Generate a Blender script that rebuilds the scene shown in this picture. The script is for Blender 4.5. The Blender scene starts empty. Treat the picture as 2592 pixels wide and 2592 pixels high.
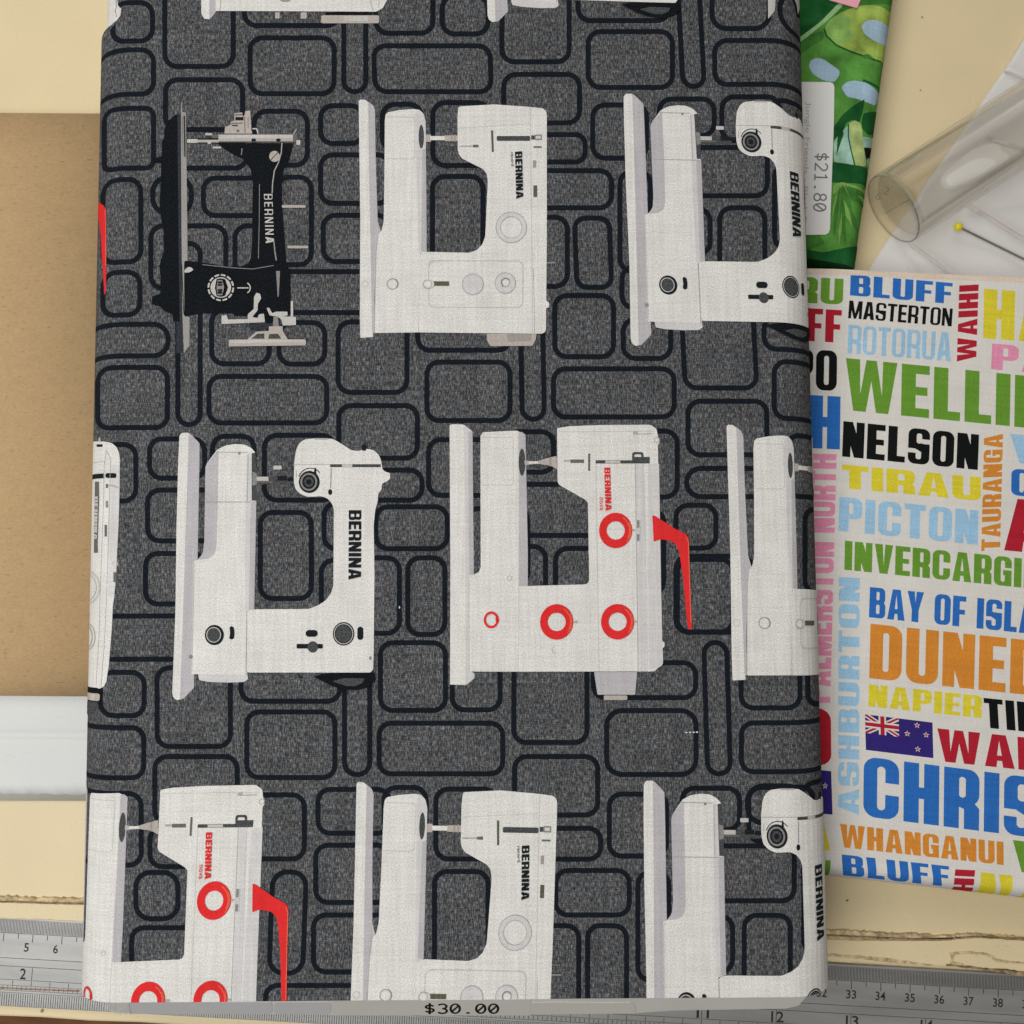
import bpy, bmesh, math, random
import numpy as np
from mathutils import Vector, Matrix
from mathutils.geometry import delaunay_2d_cdt

random.seed(7)
S = bpy.context.scene
COL = S.collection

# ------------------------------------------------------------------ camera
TILT = math.radians(4.0)
CT, ST = math.cos(TILT), math.sin(TILT)
def raydir(px, py):                       # photo pixel (2592 square) -> direction from the camera
    x = (px - 1296) / 2592; y = (1296 - py) / 2592
    return Vector((x, y * CT + ST, y * ST - CT))
def _unit(px, py):
    d = raydir(px, py); return Vector((d.x / -d.z, d.y / -d.z))
RULER_Z = 0.0014
TICK5, TICK33 = (84.1, 2362.6), (2155.6, 2480.3)          # the 5 cm and 33 cm marks of the steel ruler
H = RULER_Z + 0.28 / (_unit(*TICK33) - _unit(*TICK5)).length   # camera height that makes them 28 cm apart
cam = bpy.data.cameras.new('camera'); camo = bpy.data.objects.new('camera', cam); COL.objects.link(camo)
camo.location = (0, 0, H); camo.rotation_euler = (TILT, 0, 0)
cam.sensor_width = 36; cam.lens = 36; cam.clip_start = 0.01; cam.clip_end = 20
cam.dof.use_dof = True; cam.dof.focus_distance = 0.325; cam.dof.aperture_fstop = 17
S.camera = camo
S.view_settings.view_transform = 'Standard'; S.view_settings.look = 'None'
S.view_settings.exposure = 0; S.view_settings.gamma = 1; S.view_settings.use_curve_mapping = False

# ------------------------------------------------------------------ light: indoor, one broad window-like lamp, dim room
W = bpy.data.worlds.new('World'); S.world = W; W.use_nodes = True
wn, wl = W.node_tree.nodes, W.node_tree.links                     # room light: paler towards the far wall, dim on the viewer's side
wt = wn.new('ShaderNodeTexCoord'); wx = wn.new('ShaderNodeSeparateXYZ'); wl.new(wt.outputs['Generated'], wx.inputs[0])
wr = wn.new('ShaderNodeMapRange'); wl.new(wx.outputs['Y'], wr.inputs[0])
for i_, v_ in enumerate((-.7, .8, .05, .31)): wr.inputs[i_ + 1].default_value = v_
wl.new(wr.outputs[0], wn['Background'].inputs[1]); wn['Background'].inputs[0].default_value = (1.0, 0.93, 0.84, 1)
def area(name, loc, target, size, power, col):
    l = bpy.data.lights.new(name, 'AREA'); l.shape = 'RECTANGLE'; l.size, l.size_y = size
    l.energy = power; l.color = col
    o = bpy.data.objects.new(name, l); COL.objects.link(o); o.location = loc
    o.rotation_euler = (Vector(target) - Vector(loc)).to_track_quat('-Z', 'Y').to_euler()
area('ceiling_light', (-0.42, -0.13, 0.92), (-0.34, -0.12, 0), (0.7, 0.7), 8.2, (0.985, 1.0, 0.985))
area('window_light', (-0.18, 0.80, 0.80), (0.0, 0.0, 0), (1.0, 0.5), 3.1, (1.0, 0.97, 0.93))

def at(px, py, z=0.0):                    # photo pixel -> the point where it meets height z
    d = raydir(px, py); t = (z - H) / d.z
    return Vector((d.x * t, d.y * t, z))

# ------------------------------------------------------------------ materials
MATS = {}
def nodes(name):
    m = bpy.data.materials.new(name); m.use_nodes = True
    return m, m.node_tree.nodes, m.node_tree.links, m.node_tree.nodes['Principled BSDF']
def mathn(n, l, op, a, b=None, clamp=False):
    k = n.new('ShaderNodeMath'); k.operation = op; k.use_clamp = clamp
    for i, v in enumerate((a, b)):
        if v is None: continue
        if isinstance(v, (int, float)): k.inputs[i].default_value = v
        else: l.new(v, k.inputs[i])
    return k.outputs[0]
def maprange(n, l, v, a, b, c, d):
    k = n.new('ShaderNodeMapRange'); l.new(v, k.inputs[0])
    for i, x in enumerate((a, b, c, d)): k.inputs[i + 1].default_value = x
    return k.outputs[0]
def noise(n, l, coord, scale, detail=2.0, rough=0.5):
    mp = n.new('ShaderNodeMapping'); l.new(coord, mp.inputs['Vector'])
    mp.inputs['Scale'].default_value = scale if isinstance(scale, tuple) else (scale,) * 3
    t = n.new('ShaderNodeTexNoise'); t.inputs['Scale'].default_value = 1.0
    t.inputs['Detail'].default_value = detail; t.inputs['Roughness'].default_value = rough
    l.new(mp.outputs[0], t.inputs['Vector']); return t.outputs['Fac']
def fabric(key, col, lo=0.88, hi=1.09, grain=(3400, 1500), rough=0.95, mott=0.04, spec=0.05, bump=0.12, slub=0.06, col2=None, wave=0.45, weave=0.14, pitch=0.00050, r0=0.32, r1=0.68):
    """printed woven cotton: warp and weft threads, slubs, soft patches and slight undulation of the cloth"""
    if key in MATS: return MATS[key]
    m, n, l, b = nodes(key)
    uv = n.new('ShaderNodeUVMap').outputs[0]
    g = noise(n, l, uv, (grain[0], grain[1], 1), 1.0)
    g2 = noise(n, l, uv, (grain[1], grain[0], 1), 1.0)
    sl = noise(n, l, uv, (950, 45, 1), 2.0)
    p = noise(n, l, uv, 110, 3.0)
    f = mathn(n, l, 'MULTIPLY', maprange(n, l, g, r0, r1, lo, hi), maprange(n, l, g2, 0.32, 0.68, 1 - (1 - lo) * .6, 1 + (hi - 1) * .6))
    f = mathn(n, l, 'MULTIPLY', f, maprange(n, l, sl, 0.3, 0.7, 1 - slub, 1 + slub))
    f = mathn(n, l, 'MULTIPLY', f, maprange(n, l, p, 0.3, 0.7, 1 - mott, 1 + mott))
    sx = n.new('ShaderNodeSeparateXYZ'); l.new(uv, sx.inputs[0]); wob = noise(n, l, uv, 260, 1.0)
    au = mathn(n, l, 'SINE', mathn(n, l, 'ADD', mathn(n, l, 'MULTIPLY', sx.outputs[0], 2 * math.pi / pitch), mathn(n, l, 'MULTIPLY', wob, 7.0)))
    av = mathn(n, l, 'SINE', mathn(n, l, 'ADD', mathn(n, l, 'MULTIPLY', sx.outputs[1], 2 * math.pi / (pitch * .93)), mathn(n, l, 'MULTIPLY', wob, -6.0)))
    wv = mathn(n, l, 'MULTIPLY', au, av)
    f = mathn(n, l, 'MULTIPLY', f, mathn(n, l, 'ADD', mathn(n, l, 'MULTIPLY', wv, weave), 1.0))
    slh = noise(n, l, uv, (60, 1100, 1), 2.0)
    f = mathn(n, l, 'MULTIPLY', f, maprange(n, l, slh, 0.3, 0.7, 1 - slub * .7, 1 + slub * .7))
    v = n.new('ShaderNodeVectorMath'); v.operation = 'SCALE'; v.inputs[0].default_value = col
    if col2:
        h = noise(n, l, uv, 170, 2.0); mxc = n.new('ShaderNodeMix'); mxc.data_type = 'RGBA'
        l.new(maprange(n, l, h, .35, .65, 0, 1), mxc.inputs['Factor']); mxc.inputs[6].default_value = (*col, 1); mxc.inputs[7].default_value = (*col2, 1)
        l.new(mxc.outputs[2], v.inputs[0])
    l.new(f, v.inputs['Scale']); l.new(v.outputs[0], b.inputs['Base Color'])
    b.inputs['Roughness'].default_value = rough; b.inputs['Specular IOR Level'].default_value = spec
    lowb = noise(n, l, uv, 38, 2.0)
    b0 = n.new('ShaderNodeBump'); b0.inputs['Strength'].default_value = wave; b0.inputs['Distance'].default_value = 0.0022; l.new(lowb, b0.inputs['Height'])
    bp = n.new('ShaderNodeBump'); bp.inputs['Strength'].default_value = bump; bp.inputs['Distance'].default_value = 0.0002
    l.new(g, bp.inputs['Height']); l.new(b0.outputs[0], bp.inputs['Normal']); l.new(bp.outputs[0], b.inputs['Normal'])
    MATS[key] = m; return m
def plain(key, col, rough=0.5, spec=0.5, metal=0.0, var=0.05, scale=60, bump=0.0, bscale=400, stretch=(1, 1, 1), fine=0.0):
    if key in MATS: return MATS[key]
    m, n, l, b = nodes(key)
    co = n.new('ShaderNodeTexCoord').outputs['Object']
    p = noise(n, l, co, tuple(scale * s for s in stretch), 4.0)
    f = maprange(n, l, p, 0.3, 0.7, 1 - var, 1 + var)
    if fine:
        q = noise(n, l, co, tuple(1500 * s for s in stretch), 2.0)
        f = mathn(n, l, 'MULTIPLY', f, maprange(n, l, q, 0.3, 0.7, 1 - fine, 1 + fine))
    v = n.new('ShaderNodeVectorMath'); v.operation = 'SCALE'; v.inputs[0].default_value = col
    l.new(f, v.inputs['Scale']); l.new(v.outputs[0], b.inputs['Base Color'])
    b.inputs['Roughness'].default_value = rough; b.inputs['Specular IOR Level'].default_value = spec; b.inputs['Metallic'].default_value = metal
    if bump:
        q = noise(n, l, co, tuple(bscale * s for s in stretch), 3.0)
        bp = n.new('ShaderNodeBump'); bp.inputs['Strength'].default_value = bump; bp.inputs['Distance'].default_value = 0.0005
        l.new(q, bp.inputs['Height']); l.new(bp.outputs[0], b.inputs['Normal'])
    MATS[key] = m; return m

# printed colours of the sewing-machine cotton
CHAMBRAY = dict(lo=0.50, hi=2.05, grain=(3300, 640), mott=0.10, bump=0.2, slub=0.20, weave=0.26, r0=0.42, r1=0.76, col2=(0.083, 0.081, 0.083))
fabric('slate', (0.074, 0.078, 0.085), **CHAMBRAY)
fabric('outline', (0.0085, 0.0112, 0.0158), lo=0.6, hi=1.5, mott=0.1)
fabric('white', (0.715, 0.70, 0.67), lo=0.80, hi=1.12, grain=(3400, 2200), weave=0.22)
fabric('lilac', (0.47, 0.445, 0.465), lo=0.88, hi=1.08)
fabric('pale', (0.60, 0.585, 0.585), lo=0.9, hi=1.07)
fabric('hair', (0.40, 0.385, 0.375))
fabric('faint', (0.55, 0.535, 0.52))
fabric('mid', (0.25, 0.235, 0.23), lo=.85, hi=1.12)
fabric('grey', (0.14, 0.135, 0.13), lo=.8, hi=1.15)
fabric('smoke', (0.065, 0.068, 0.07), lo=.6, hi=1.4)
fabric('ink', (0.013, 0.015, 0.018), lo=.7, hi=1.4)
fabric('black', (0.0075, 0.009, 0.0115), lo=.6, hi=1.5)
fabric('beige', (0.45, 0.40, 0.365), lo=.88, hi=1.08)
fabric('taupe', (0.34, 0.30, 0.28), lo=.88, hi=1.08)
fabric('red', (0.70, 0.030, 0.032), lo=.88, hi=1.1)
fabric('redlight', (0.74, 0.16, 0.09), lo=.85, hi=1.15)
fabric('silver', (0.50, 0.48, 0.46), lo=.88, hi=1.1)
fabric('barslate', (0.035, 0.04, 0.047), lo=.6, hi=1.4)
fabric('barlight', (0.31, 0.30, 0.285)); fabric('khaki', (0.10, 0.105, 0.07), lo=.8, hi=1.2)

# ------------------------------------------------------------------ object helpers
def link(o, parent=None):
    COL.objects.link(o)
    if parent: o.parent = parent
    return o
def tag(o, label=None, cat=None, group=None, kind=None):
    for k, v in (('label', label), ('category', cat), ('group', group), ('kind', kind)):
        if v: o[k] = v
    return o
def thing(name, loc, ang, label, cat):
    o = bpy.data.objects.new(name, None); link(o); o.empty_display_size = 0.02
    o.location = loc; o.rotation_euler = (0, 0, ang)
    return tag(o, label, cat)
def meshobj(name, verts, faces, mats, parent=None, mi=None, uv=None, smooth=False):
    me = bpy.data.meshes.new(name); me.from_pydata([tuple(v) for v in verts], [], faces)
    for m in (mats if isinstance(mats, (list, tuple)) else [mats]): me.materials.append(MATS[m] if isinstance(m, str) else m)
    if mi is not None: me.polygons.foreach_set('material_index', mi)
    if uv is not None:
        lay = me.uv_layers.new(name='UVMap'); a = np.array(uv, dtype=np.float32)
        idx = np.empty(len(me.loops), dtype=np.int32); me.loops.foreach_get('vertex_index', idx)
        lay.data.foreach_set('uv', a[idx].ravel())
    if smooth: me.polygons.foreach_set('use_smooth', [True] * len(me.polygons))
    me.update()
    return link(bpy.data.objects.new(name, me), parent)
def inv(parent):
    return (Matrix.Translation(parent.location) @ Matrix.Rotation(parent.rotation_euler.z, 4, 'Z')).inverted()
def prism(name, pts_world, z0, z1, mat, parent=None, bevel=0.0, seg=2):
    """closed outline (world xy) raised from z0 to z1"""
    M = inv(parent) if parent else Matrix.Identity(4)
    bm = bmesh.new()
    vs = [bm.verts.new(M @ Vector((p[0], p[1], z1))) for p in pts_world]
    f = bm.faces.new(vs); f.normal_update()
    if f.normal.z < 0: f.normal_flip()
    r = bmesh.ops.extrude_face_region(bm, geom=[f])
    lower = [v for v in r['geom'] if isinstance(v, bmesh.types.BMVert)]
    for v in lower: v.co.z += z0 - z1
    bmesh.ops.recalc_face_normals(bm, faces=bm.faces)
    if bevel:
        es = [e for e in bm.edges if all(abs(v.co.z - (M @ Vector((0, 0, z1))).z) < 1e-7 for v in e.verts)]
        bmesh.ops.bevel(bm, geom=es, offset=bevel, segments=seg, profile=0.5, affect='EDGES')
    me = bpy.data.meshes.new(name); bm.to_mesh(me); bm.free()
    me.materials.append(MATS[mat] if isinstance(mat, str) else mat)
    return link(bpy.data.objects.new(name, me), parent)

# ------------------------------------------------------------------ tracing frames: (x, y) read off an enlarged crop -> photo pixel
K = 650 / 1932
FR = {'C1': (370, 1050, .4001), 'D': (1080, 1040, .4001), 'B': (850, 200, .4001), 'A': (300, 230, 1 / 3),
      'C5': (1540, 200, 1 / 3), 'E': (180, 1060, 1 / 6), 'TL': (200, 0, 420 / 1932), 'TR': (1880, 0, 420 / 1932),
      'CY': (2180, 0, 1 / 2.76), 'BR': (2080, 2200, 512 / 1932), 'P': (0, 0, 1)}
for i, ox in enumerate((0, 650, 1300, 1942)):
    for j, oy in enumerate((0, 650, 1300, 1942)): FR['%d%d' % (i, j)] = (ox, oy, K)
def pix(fr, p):
    ox, oy, s = FR[fr]; return (ox + p[0] * s, oy + p[1] * s)

# ------------------------------------------------------------------ flat shapes
def ell(cx, cy, rx, ry=None, n=36):
    ry = ry or rx
    return [(cx + rx * math.cos(2 * math.pi * i / n), cy + ry * math.sin(2 * math.pi * i / n)) for i in range(n)]
def rrect(x0, y0, x1, y1, r, n=6, sh=0.0):
    r = max(min(r, abs(x1 - x0) / 2 - 1e-6, abs(y1 - y0) / 2 - 1e-6), 1e-6); o = []
    for cx, cy, a in ((x1 - r, y1 - r, 0), (x0 + r, y1 - r, 90), (x0 + r, y0 + r, 180), (x1 - r, y0 + r, 270)):
        for i in range(n + 1):
            t = math.radians(a + 90 * i / n); o.append((cx + r * math.cos(t), cy + r * math.sin(t)))
    return [(x + sh * (y1 - y) / (y1 - y0), y) for x, y in o] if sh else o
def soften(pts, rc=7.0):
    o = []; n = len(pts)
    for i in range(n):
        p = Vector(pts[i]); a = Vector(pts[i - 1]) - p; b = Vector(pts[(i + 1) % n]) - p
        ka = min(rc, a.length * .3); kb = min(rc, b.length * .3)
        if ka < .5 or kb < .5: o.append(tuple(p)); continue
        o.append(tuple(p + a.normalized() * ka)); o.append(tuple(p + (a.normalized() * ka + b.normalized() * kb) * .22)); o.append(tuple(p + b.normalized() * kb))
    return o
def stroke(pts, w, closed=False):
    """ops list whose union is a polyline of width w"""
    ops = []; n = len(pts)
    for i in range(n if closed else n - 1):
        a = Vector(pts[i]); b = Vector(pts[(i + 1) % n])
        if (b - a).length < 1e-6: continue
        d = (b - a).normalized(); q = Vector((-d.y, d.x)) * (w / 2)
        ops.append(('+', [tuple(a + q), tuple(a - q), tuple(b - q), tuple(b + q)]))
    for p in (pts if closed else pts[1:-1]): ops.append(('+', ell(p[0], p[1], w / 2, n=10)))
    return ops
def region(ops, eps=1e-4):
    """triangles of shapes added and cut in order"""
    vs, fs = [], []
    for _, pl in ops:
        if sum(pl[i - 1][0] * pl[i][1] - pl[i][0] * pl[i - 1][1] for i in range(len(pl))) < 0: pl = pl[::-1]
        fs.append(list(range(len(vs), len(vs) + len(pl)))); vs += [Vector((p[0], p[1])) for p in pl]
    V, E, F, _, _, OF = delaunay_2d_cdt(vs, [], fs, 0, eps)
    out = []
    for f, of in zip(F, OF):
        if of and ops[max(of)][0] == '+': out.append(list(f))
    return [(v.x, v.y) for v in V], out

# heavy condensed capitals (height 1, y up)
def glyph(c, s=.24, t=.17, w=.56):
    R = lambda x0, y0, x1, y1, r=.0: rrect(x0, y0, x1, y1, r) if r else [(x0, y0), (x1, y0), (x1, y1), (x0, y1)]
    A, M = '+', '-'
    if c == 'I': return s, [(A, R(0, 0, s, 1))]
    if c == 'L': w *= .8; return w, [(A, [(0, 0), (w, 0), (w, t), (s, t), (s, 1), (0, 1)])]
    if c == 'E': w *= .84; return w, [(A, R(0, 0, w, 1)), (M, R(s, t, w + 1, .42)), (M, R(s, .58, w + 1, 1 - t)), (M, R(w * .93, .3, w + 1, .7))]
    if c == 'F': w *= .82; return w, [(A, R(0, 0, w, 1)), (M, R(s, -1, w + 1, .40)), (M, R(s, .56, w + 1, 1 - t)), (M, R(w * .92, .3, w + 1, .7))]
    if c == 'H': return w, [(A, R(0, 0, w, 1)), (M, R(s, -1, w - s, .41)), (M, R(s, .60, w - s, 2))]
    if c == 'T': w *= .92; return w, [(A, R(0, 1 - t, w, 1)), (A, R(w / 2 - s / 2, 0, w / 2 + s / 2, 1 - t + .01))]
    if c in 'OQ':
        o = [(A, R(0, 0, w, 1, .2)), (M, R(s * .9, t * .8, w - s * .9, 1 - t * .8, .07))]
        if c == 'Q': o.append((A, [(w * .55, .2), (w * .75, -.1), (w * 1.0, -.1), (w * .85, .25)]))
        return w, o
    if c == 'C': return w, [(A, R(0, 0, w, 1, .2)), (M, R(s * .9, t * .8, w - s * .9, 1 - t * .8, .07)), (M, R(w * .5, .40, w + 1, .60))]
    if c == 'G': return w, [(A, R(0, 0, w, 1, .2)), (M, R(s * .9, t * .8, w - s * .9, 1 - t * .8, .07)), (M, R(w * .5, .53, w + 1, .62)), (A, R(w * .52, .36, w, .54)), (A, R(w - s * .7, 0, w, .5))]
    if c == 'D': return w, [(A, R(0, 0, w, 1, .2)), (A, R(0, 0, w * .5, 1)), (M, R(s * .95, t * .85, w - s * .95, 1 - t * .85, .07))]
    if c == 'U': return w, [(A, R(0, 0, w, 1.5, .2)), (M, R(s * .93, t * .85, w - s * .93, 1.4, .07)), (M, R(-1, 1, 3, 2))]
    if c == 'J': return w * .7, [(A, R(0, 0, w * .7, 1.5, .18)), (M, R(-.1, t, w * .7 - s, 1.4, .05)), (M, R(-1, 1, 3, 2))]
    if c == 'P': return w, [(A, R(0, 0, s, 1)), (A, R(0, .38, w, 1, .18)), (A, R(0, .38, w * .5, 1)), (M, R(s, .38 + t * .85, w - s * .9, 1 - t * .85, .05)), (M, R(s, -1, w + 1, .379))]
    if c == 'R': return w, [(A, R(0, .40, w, 1, .18)), (A, R(0, 0, w * .5, 1)), (M, R(s, .40 + t * .7, w - s * .9, 1 - t * .8, .05)), (M, R(s, -1, w + 1, .42)), (A, [(w - s, 0), (w, 0), (w, .36), (w * .82, .47), (s, .47), (s, .36), (w - s, .33)])]
    if c == 'B': return w, [(A, R(0, .46, w * .97, 1, .16)), (A, R(0, 0, w, .55, .16)), (A, R(0, 0, w * .5, 1)), (M, R(s, .59, w - s * .9, 1 - t * .8, .04)), (M, R(s, t * .8, w - s * .85, .44, .04))]
    if c == 'S': return w, [(A, R(0, 0, w, 1, .18)), (M, R(s * .9, .58, w - s * .85, 1 - t * .8, .06)), (M, R(s * .85, t * .8, w - s * .9, .42, .06)), (M, [(w - s, .71), (w + 1, .71), (w + 1, .57), (w - s * .85, .58)]), (M, [(-1, .31), (s * .9, .31), (s * .9, .43), (-1, .45)]),
                            (A, [(s * .55, .63), (w - s * .4, .38), (w - s * .6, .3), (s * .3, .5)])]
    if c == 'N': return w, [(A, R(0, 0, s * .88, 1)), (A, R(w - s * .88, 0, w, 1)), (A, [(0, 1), (s * 1.05, 1), (w, 0), (w - s * 1.05, 0)])]
    if c == 'M': w *= 1.32; return w, [(A, R(0, 0, s * .85, 1)), (A, R(w - s * .85, 0, w, 1)), (A, [(0, 1), (s * 1.15, 1), (w / 2 + s * .35, 0), (w / 2 - s * .35, 0)]), (A, [(w, 1), (w - s * 1.15, 1), (w / 2 - s * .35, 0), (w / 2 + s * .35, 0)])]
    if c == 'A': w *= 1.08; return w, [(A, [(0, 0), (w * .27, 1), (w * .73, 1), (w, 0)]), (M, [(s * .98, -1), (s * .98, 0), (w * .42, .2), (w * .58, .2), (w - s * .98, 0), (w - s * .98, -1)]), (M, [(w * .42, .36), (w / 2, .82), (w * .58, .36)])]
    if c == 'V': w *= 1.04; return w, [(A, [(0, 1), (s * 1.05, 1), (w / 2, .25), (w - s * 1.05, 1), (w, 1), (w * .72, 0), (w * .28, 0)])]
    if c == 'W': w *= 1.55; return w, [(A, [(0, 1), (s, 1), (w * .29, .33), (w * .40, 1), (w * .60, 1), (w * .71, .33), (w - s, 1), (w, 1), (w * .84, 0), (w * .60, 0), (w / 2, .6), (w * .40, 0), (w * .16, 0)])]
    if c == 'Y': w *= 1.02; return w, [(A, [(0, 1), (s * 1.05, 1), (w / 2, .62), (w - s * 1.05, 1), (w, 1), (w / 2 + s / 2, .40), (w / 2 + s / 2, 0), (w / 2 - s / 2, 0), (w / 2 - s / 2, .40)])]
    if c == 'K': return w, [(A, R(0, 0, s, 1)), (A, [(s * .9, .45), (w - s, 1), (w, 1), (w * .72, .5), (w, 0), (w - s, 0), (s * .9, .4)])]
    return w * .42, []
def word_ops(txt, TL, TR, BL, gap=.075, **kw):
    """each letter's shapes, laid into the parallelogram TL-TR-BL"""
    gs = [glyph(c, **kw) for c in txt]; tot = sum(g[0] for g in gs) + gap * (len(gs) - 1); x = 0; out = []
    ux, uy = (TR[0] - TL[0]) / tot, (TR[1] - TL[1]) / tot; dx, dy = TL[0] - BL[0], TL[1] - BL[1]
    for w, ops in gs:
        if ops: out.append([(k, [(BL[0] + (x + p[0]) * ux + p[1] * dx, BL[1] + (x + p[0]) * uy + p[1] * dy) for p in pl]) for k, pl in ops])
        x += w + gap
    return out
# thin dot-matrix style figures as strokes in a 0.6 x 1 cell
def arc(cx, cy, rx, ry, a0, a1, n=10): return [(cx + rx * math.cos(math.radians(a0 + (a1 - a0) * i / n)), cy + ry * math.sin(math.radians(a0 + (a1 - a0) * i / n))) for i in range(n + 1)]
FIG = {'0': [arc(.3, .5, .26, .46, 0, 360, 20), [(.14, .25), (.46, .75)]], '.': [[(.20, .07), (.40, .07)], [(.30, .0), (.30, .14)]], '1': [[(.12, .8), (.32, .96), (.32, .04)], [(.1, .04), (.54, .04)]],
       '2': [arc(.3, .7, .25, .26, 165, -30, 9) + [(.05, .04), (.57, .04)]], '3': [arc(.29, .73, .24, .23, 150, -90, 9), arc(.29, .27, .26, .25, 90, -150, 9)],
       '8': [arc(.3, .73, .21, .23, 0, 360, 16), arc(.3, .27, .25, .24, 0, 360, 16)], '$': [arc(.3, .68, .22, .17, 20, 270, 9) + arc(.3, .33, .23, .18, 90, -160, 9), [(.3, -.06), (.3, 1.06)]]}
def figure_ops(txt, TL, TR, BL, w=.085):
    n = len(txt); out = []; ux, uy = (TR[0] - TL[0]) / (n * .72), (TR[1] - TL[1]) / (n * .72); dx, dy = TL[0] - BL[0], TL[1] - BL[1]
    for i, c in enumerate(txt):
        ops = []
        for pl in FIG[c]: ops += stroke(pl, w)
        out.append([(k, [(BL[0] + (i * .72 + p[0]) * ux + p[1] * dx, BL[1] + (i * .72 + p[0]) * uy + p[1] * dy) for p in q]) for k, q in ops])
    return out
def type_tris(txt, TL, TR, BL, bold=0.0):
    """small type from the built-in font, as triangles laid into TL-TR-BL"""
    cu = bpy.data.curves.new('t', 'FONT'); cu.body = txt; cu.resolution_u = 3; cu.offset = bold
    o = bpy.data.objects.new('t', cu); COL.objects.link(o)
    dg = bpy.context.evaluated_depsgraph_get(); e = o.evaluated_get(dg); me = e.to_mesh()
    v = [(a.co.x, a.co.y) for a in me.vertices]; f = [list(p.vertices) for p in me.polygons]; e.to_mesh_clear()
    bpy.data.objects.remove(o); bpy.data.curves.remove(cu)
    x0 = min(a[0] for a in v); x1 = max(a[0] for a in v); y0 = min(a[1] for a in v); y1 = max(a[1] for a in v)
    ux, uy = (TR[0] - TL[0]) / (x1 - x0), (TR[1] - TL[1]) / (x1 - x0); dx, dy = (TL[0] - BL[0]) / (y1 - y0), (TL[1] - BL[1]) / (y1 - y0)
    return [(BL[0] + (a - x0) * ux + (b - y0) * dx, BL[1] + (a - x0) * uy + (b - y0) * dy) for a, b in v], f

# ------------------------------------------------------------------ a folded-cloth surface: flat top, rolled edges; u across, v along
class Surf:
    def __init__(s, origin, ang, a0, a1, z0, z1, rx, left=True, rzt=None):
        s.o = Vector((origin[0], origin[1], 0)); s.ang = ang; s.a0, s.a1, s.zt = a0, a1, z1
        s.rx = rx; s.rz = rzt or (z1 - z0) / 2; s.zm = z1 - s.rz; s.rb = s.zm - z0; s.left = left
        N = 40; s.ph = [math.pi * i / N for i in range(N + 1)]; s.len = [0.0]
        for i in range(N):
            p, q = s.ph[i], s.ph[i + 1]
            s.len.append(s.len[-1] + math.hypot(rx * (math.sin(q) - math.sin(p)), s.h(q) - s.h(p)))
        s.L = s.len[-1]
        k = s.NK = 28; cuts = [s.L * i / k for i in range(k)]
        s.cuts = [a1 + c for c in cuts] + ([a0 - c for c in cuts] if left else [])
        s.inv = (Matrix.Translation(s.o) @ Matrix.Rotation(ang, 4, 'Z')).inverted()
        s.c = s.inv @ Vector((0, 0, H)); s.r = s.inv.to_3x3()
    def h(s, f): return math.cos(f) * (s.rz if f < math.pi / 2 else s.rb)      # upper and lower quarter rounds
    def phi(s, d):
        return float(np.interp(d, s.len, s.ph))
    def pos(s, u, v, off=0.0):
        d = u - s.a1 if u > s.a1 else (s.a0 - u if u < s.a0 and s.left else 0)
        if d <= 0: return Vector((u, v, s.zt + off))
        h = s.L / s.NK; i = int(d / h); t = d / h - i; sg = 1 if u > s.a1 else -1; a = s.a1 if sg > 0 else s.a0
        return s.pos0(a + sg * i * h, v, off).lerp(s.pos0(a + sg * (i + 1) * h, v, off), t)     # straight facets between the cuts
    def pos0(s, u, v, off=0.0):
        if u > s.a1: f = s.phi(u - s.a1); sg = 1; a = s.a1
        elif u < s.a0 and s.left: f = s.phi(s.a0 - u); sg = -1; a = s.a0
        else: return Vector((u, v, s.zt + off))
        x = s.rx * math.sin(f); z = s.h(f); nrm = Vector((math.sin(f) / s.rx, math.cos(f) / (s.rz if f < math.pi / 2 else s.rb))).normalized()
        return Vector((a + sg * (x + nrm.x * off), v, s.zm + z + nrm.y * off))
    def plane(s, px, py, z=None):
        d = s.r @ raydir(px, py); t = ((s.zt if z is None else z) - s.c.z) / d.z
        return s.c.x + d.x * t, s.c.y + d.y * t
    def uv(s, px, py):
        u, v = s.plane(px, py)
        if s.a0 <= u <= s.a1 or (u < s.a0 and not s.left): return u, v
        sg = 1 if u > s.a1 else -1; a = s.a1 if sg > 0 else -s.a0
        d = s.r @ raydir(px, py); best = None; prev = None
        for i in range(0, 23):
            f = s.ph[i]; z = s.zm + s.h(f); t = (z - s.c.z) / d.z
            g = sg * (s.c.x + d.x * t) - (a + s.rx * math.sin(f)); vv = s.c.y + d.y * t
            if best is None or g < best[0]: best = (g, i, vv)
            if g <= 0:
                k = prev[0] / (prev[0] - g) if prev else 0
                ln = s.len[i - 1] + k * (s.len[i] - s.len[i - 1]) if prev else 0
                return sg * (a + ln), (prev[1] + k * (vv - prev[1]) if prev else vv)
            prev = (g, vv)
        return sg * (a + s.len[best[1]] + best[0] * 3), best[2]

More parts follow.
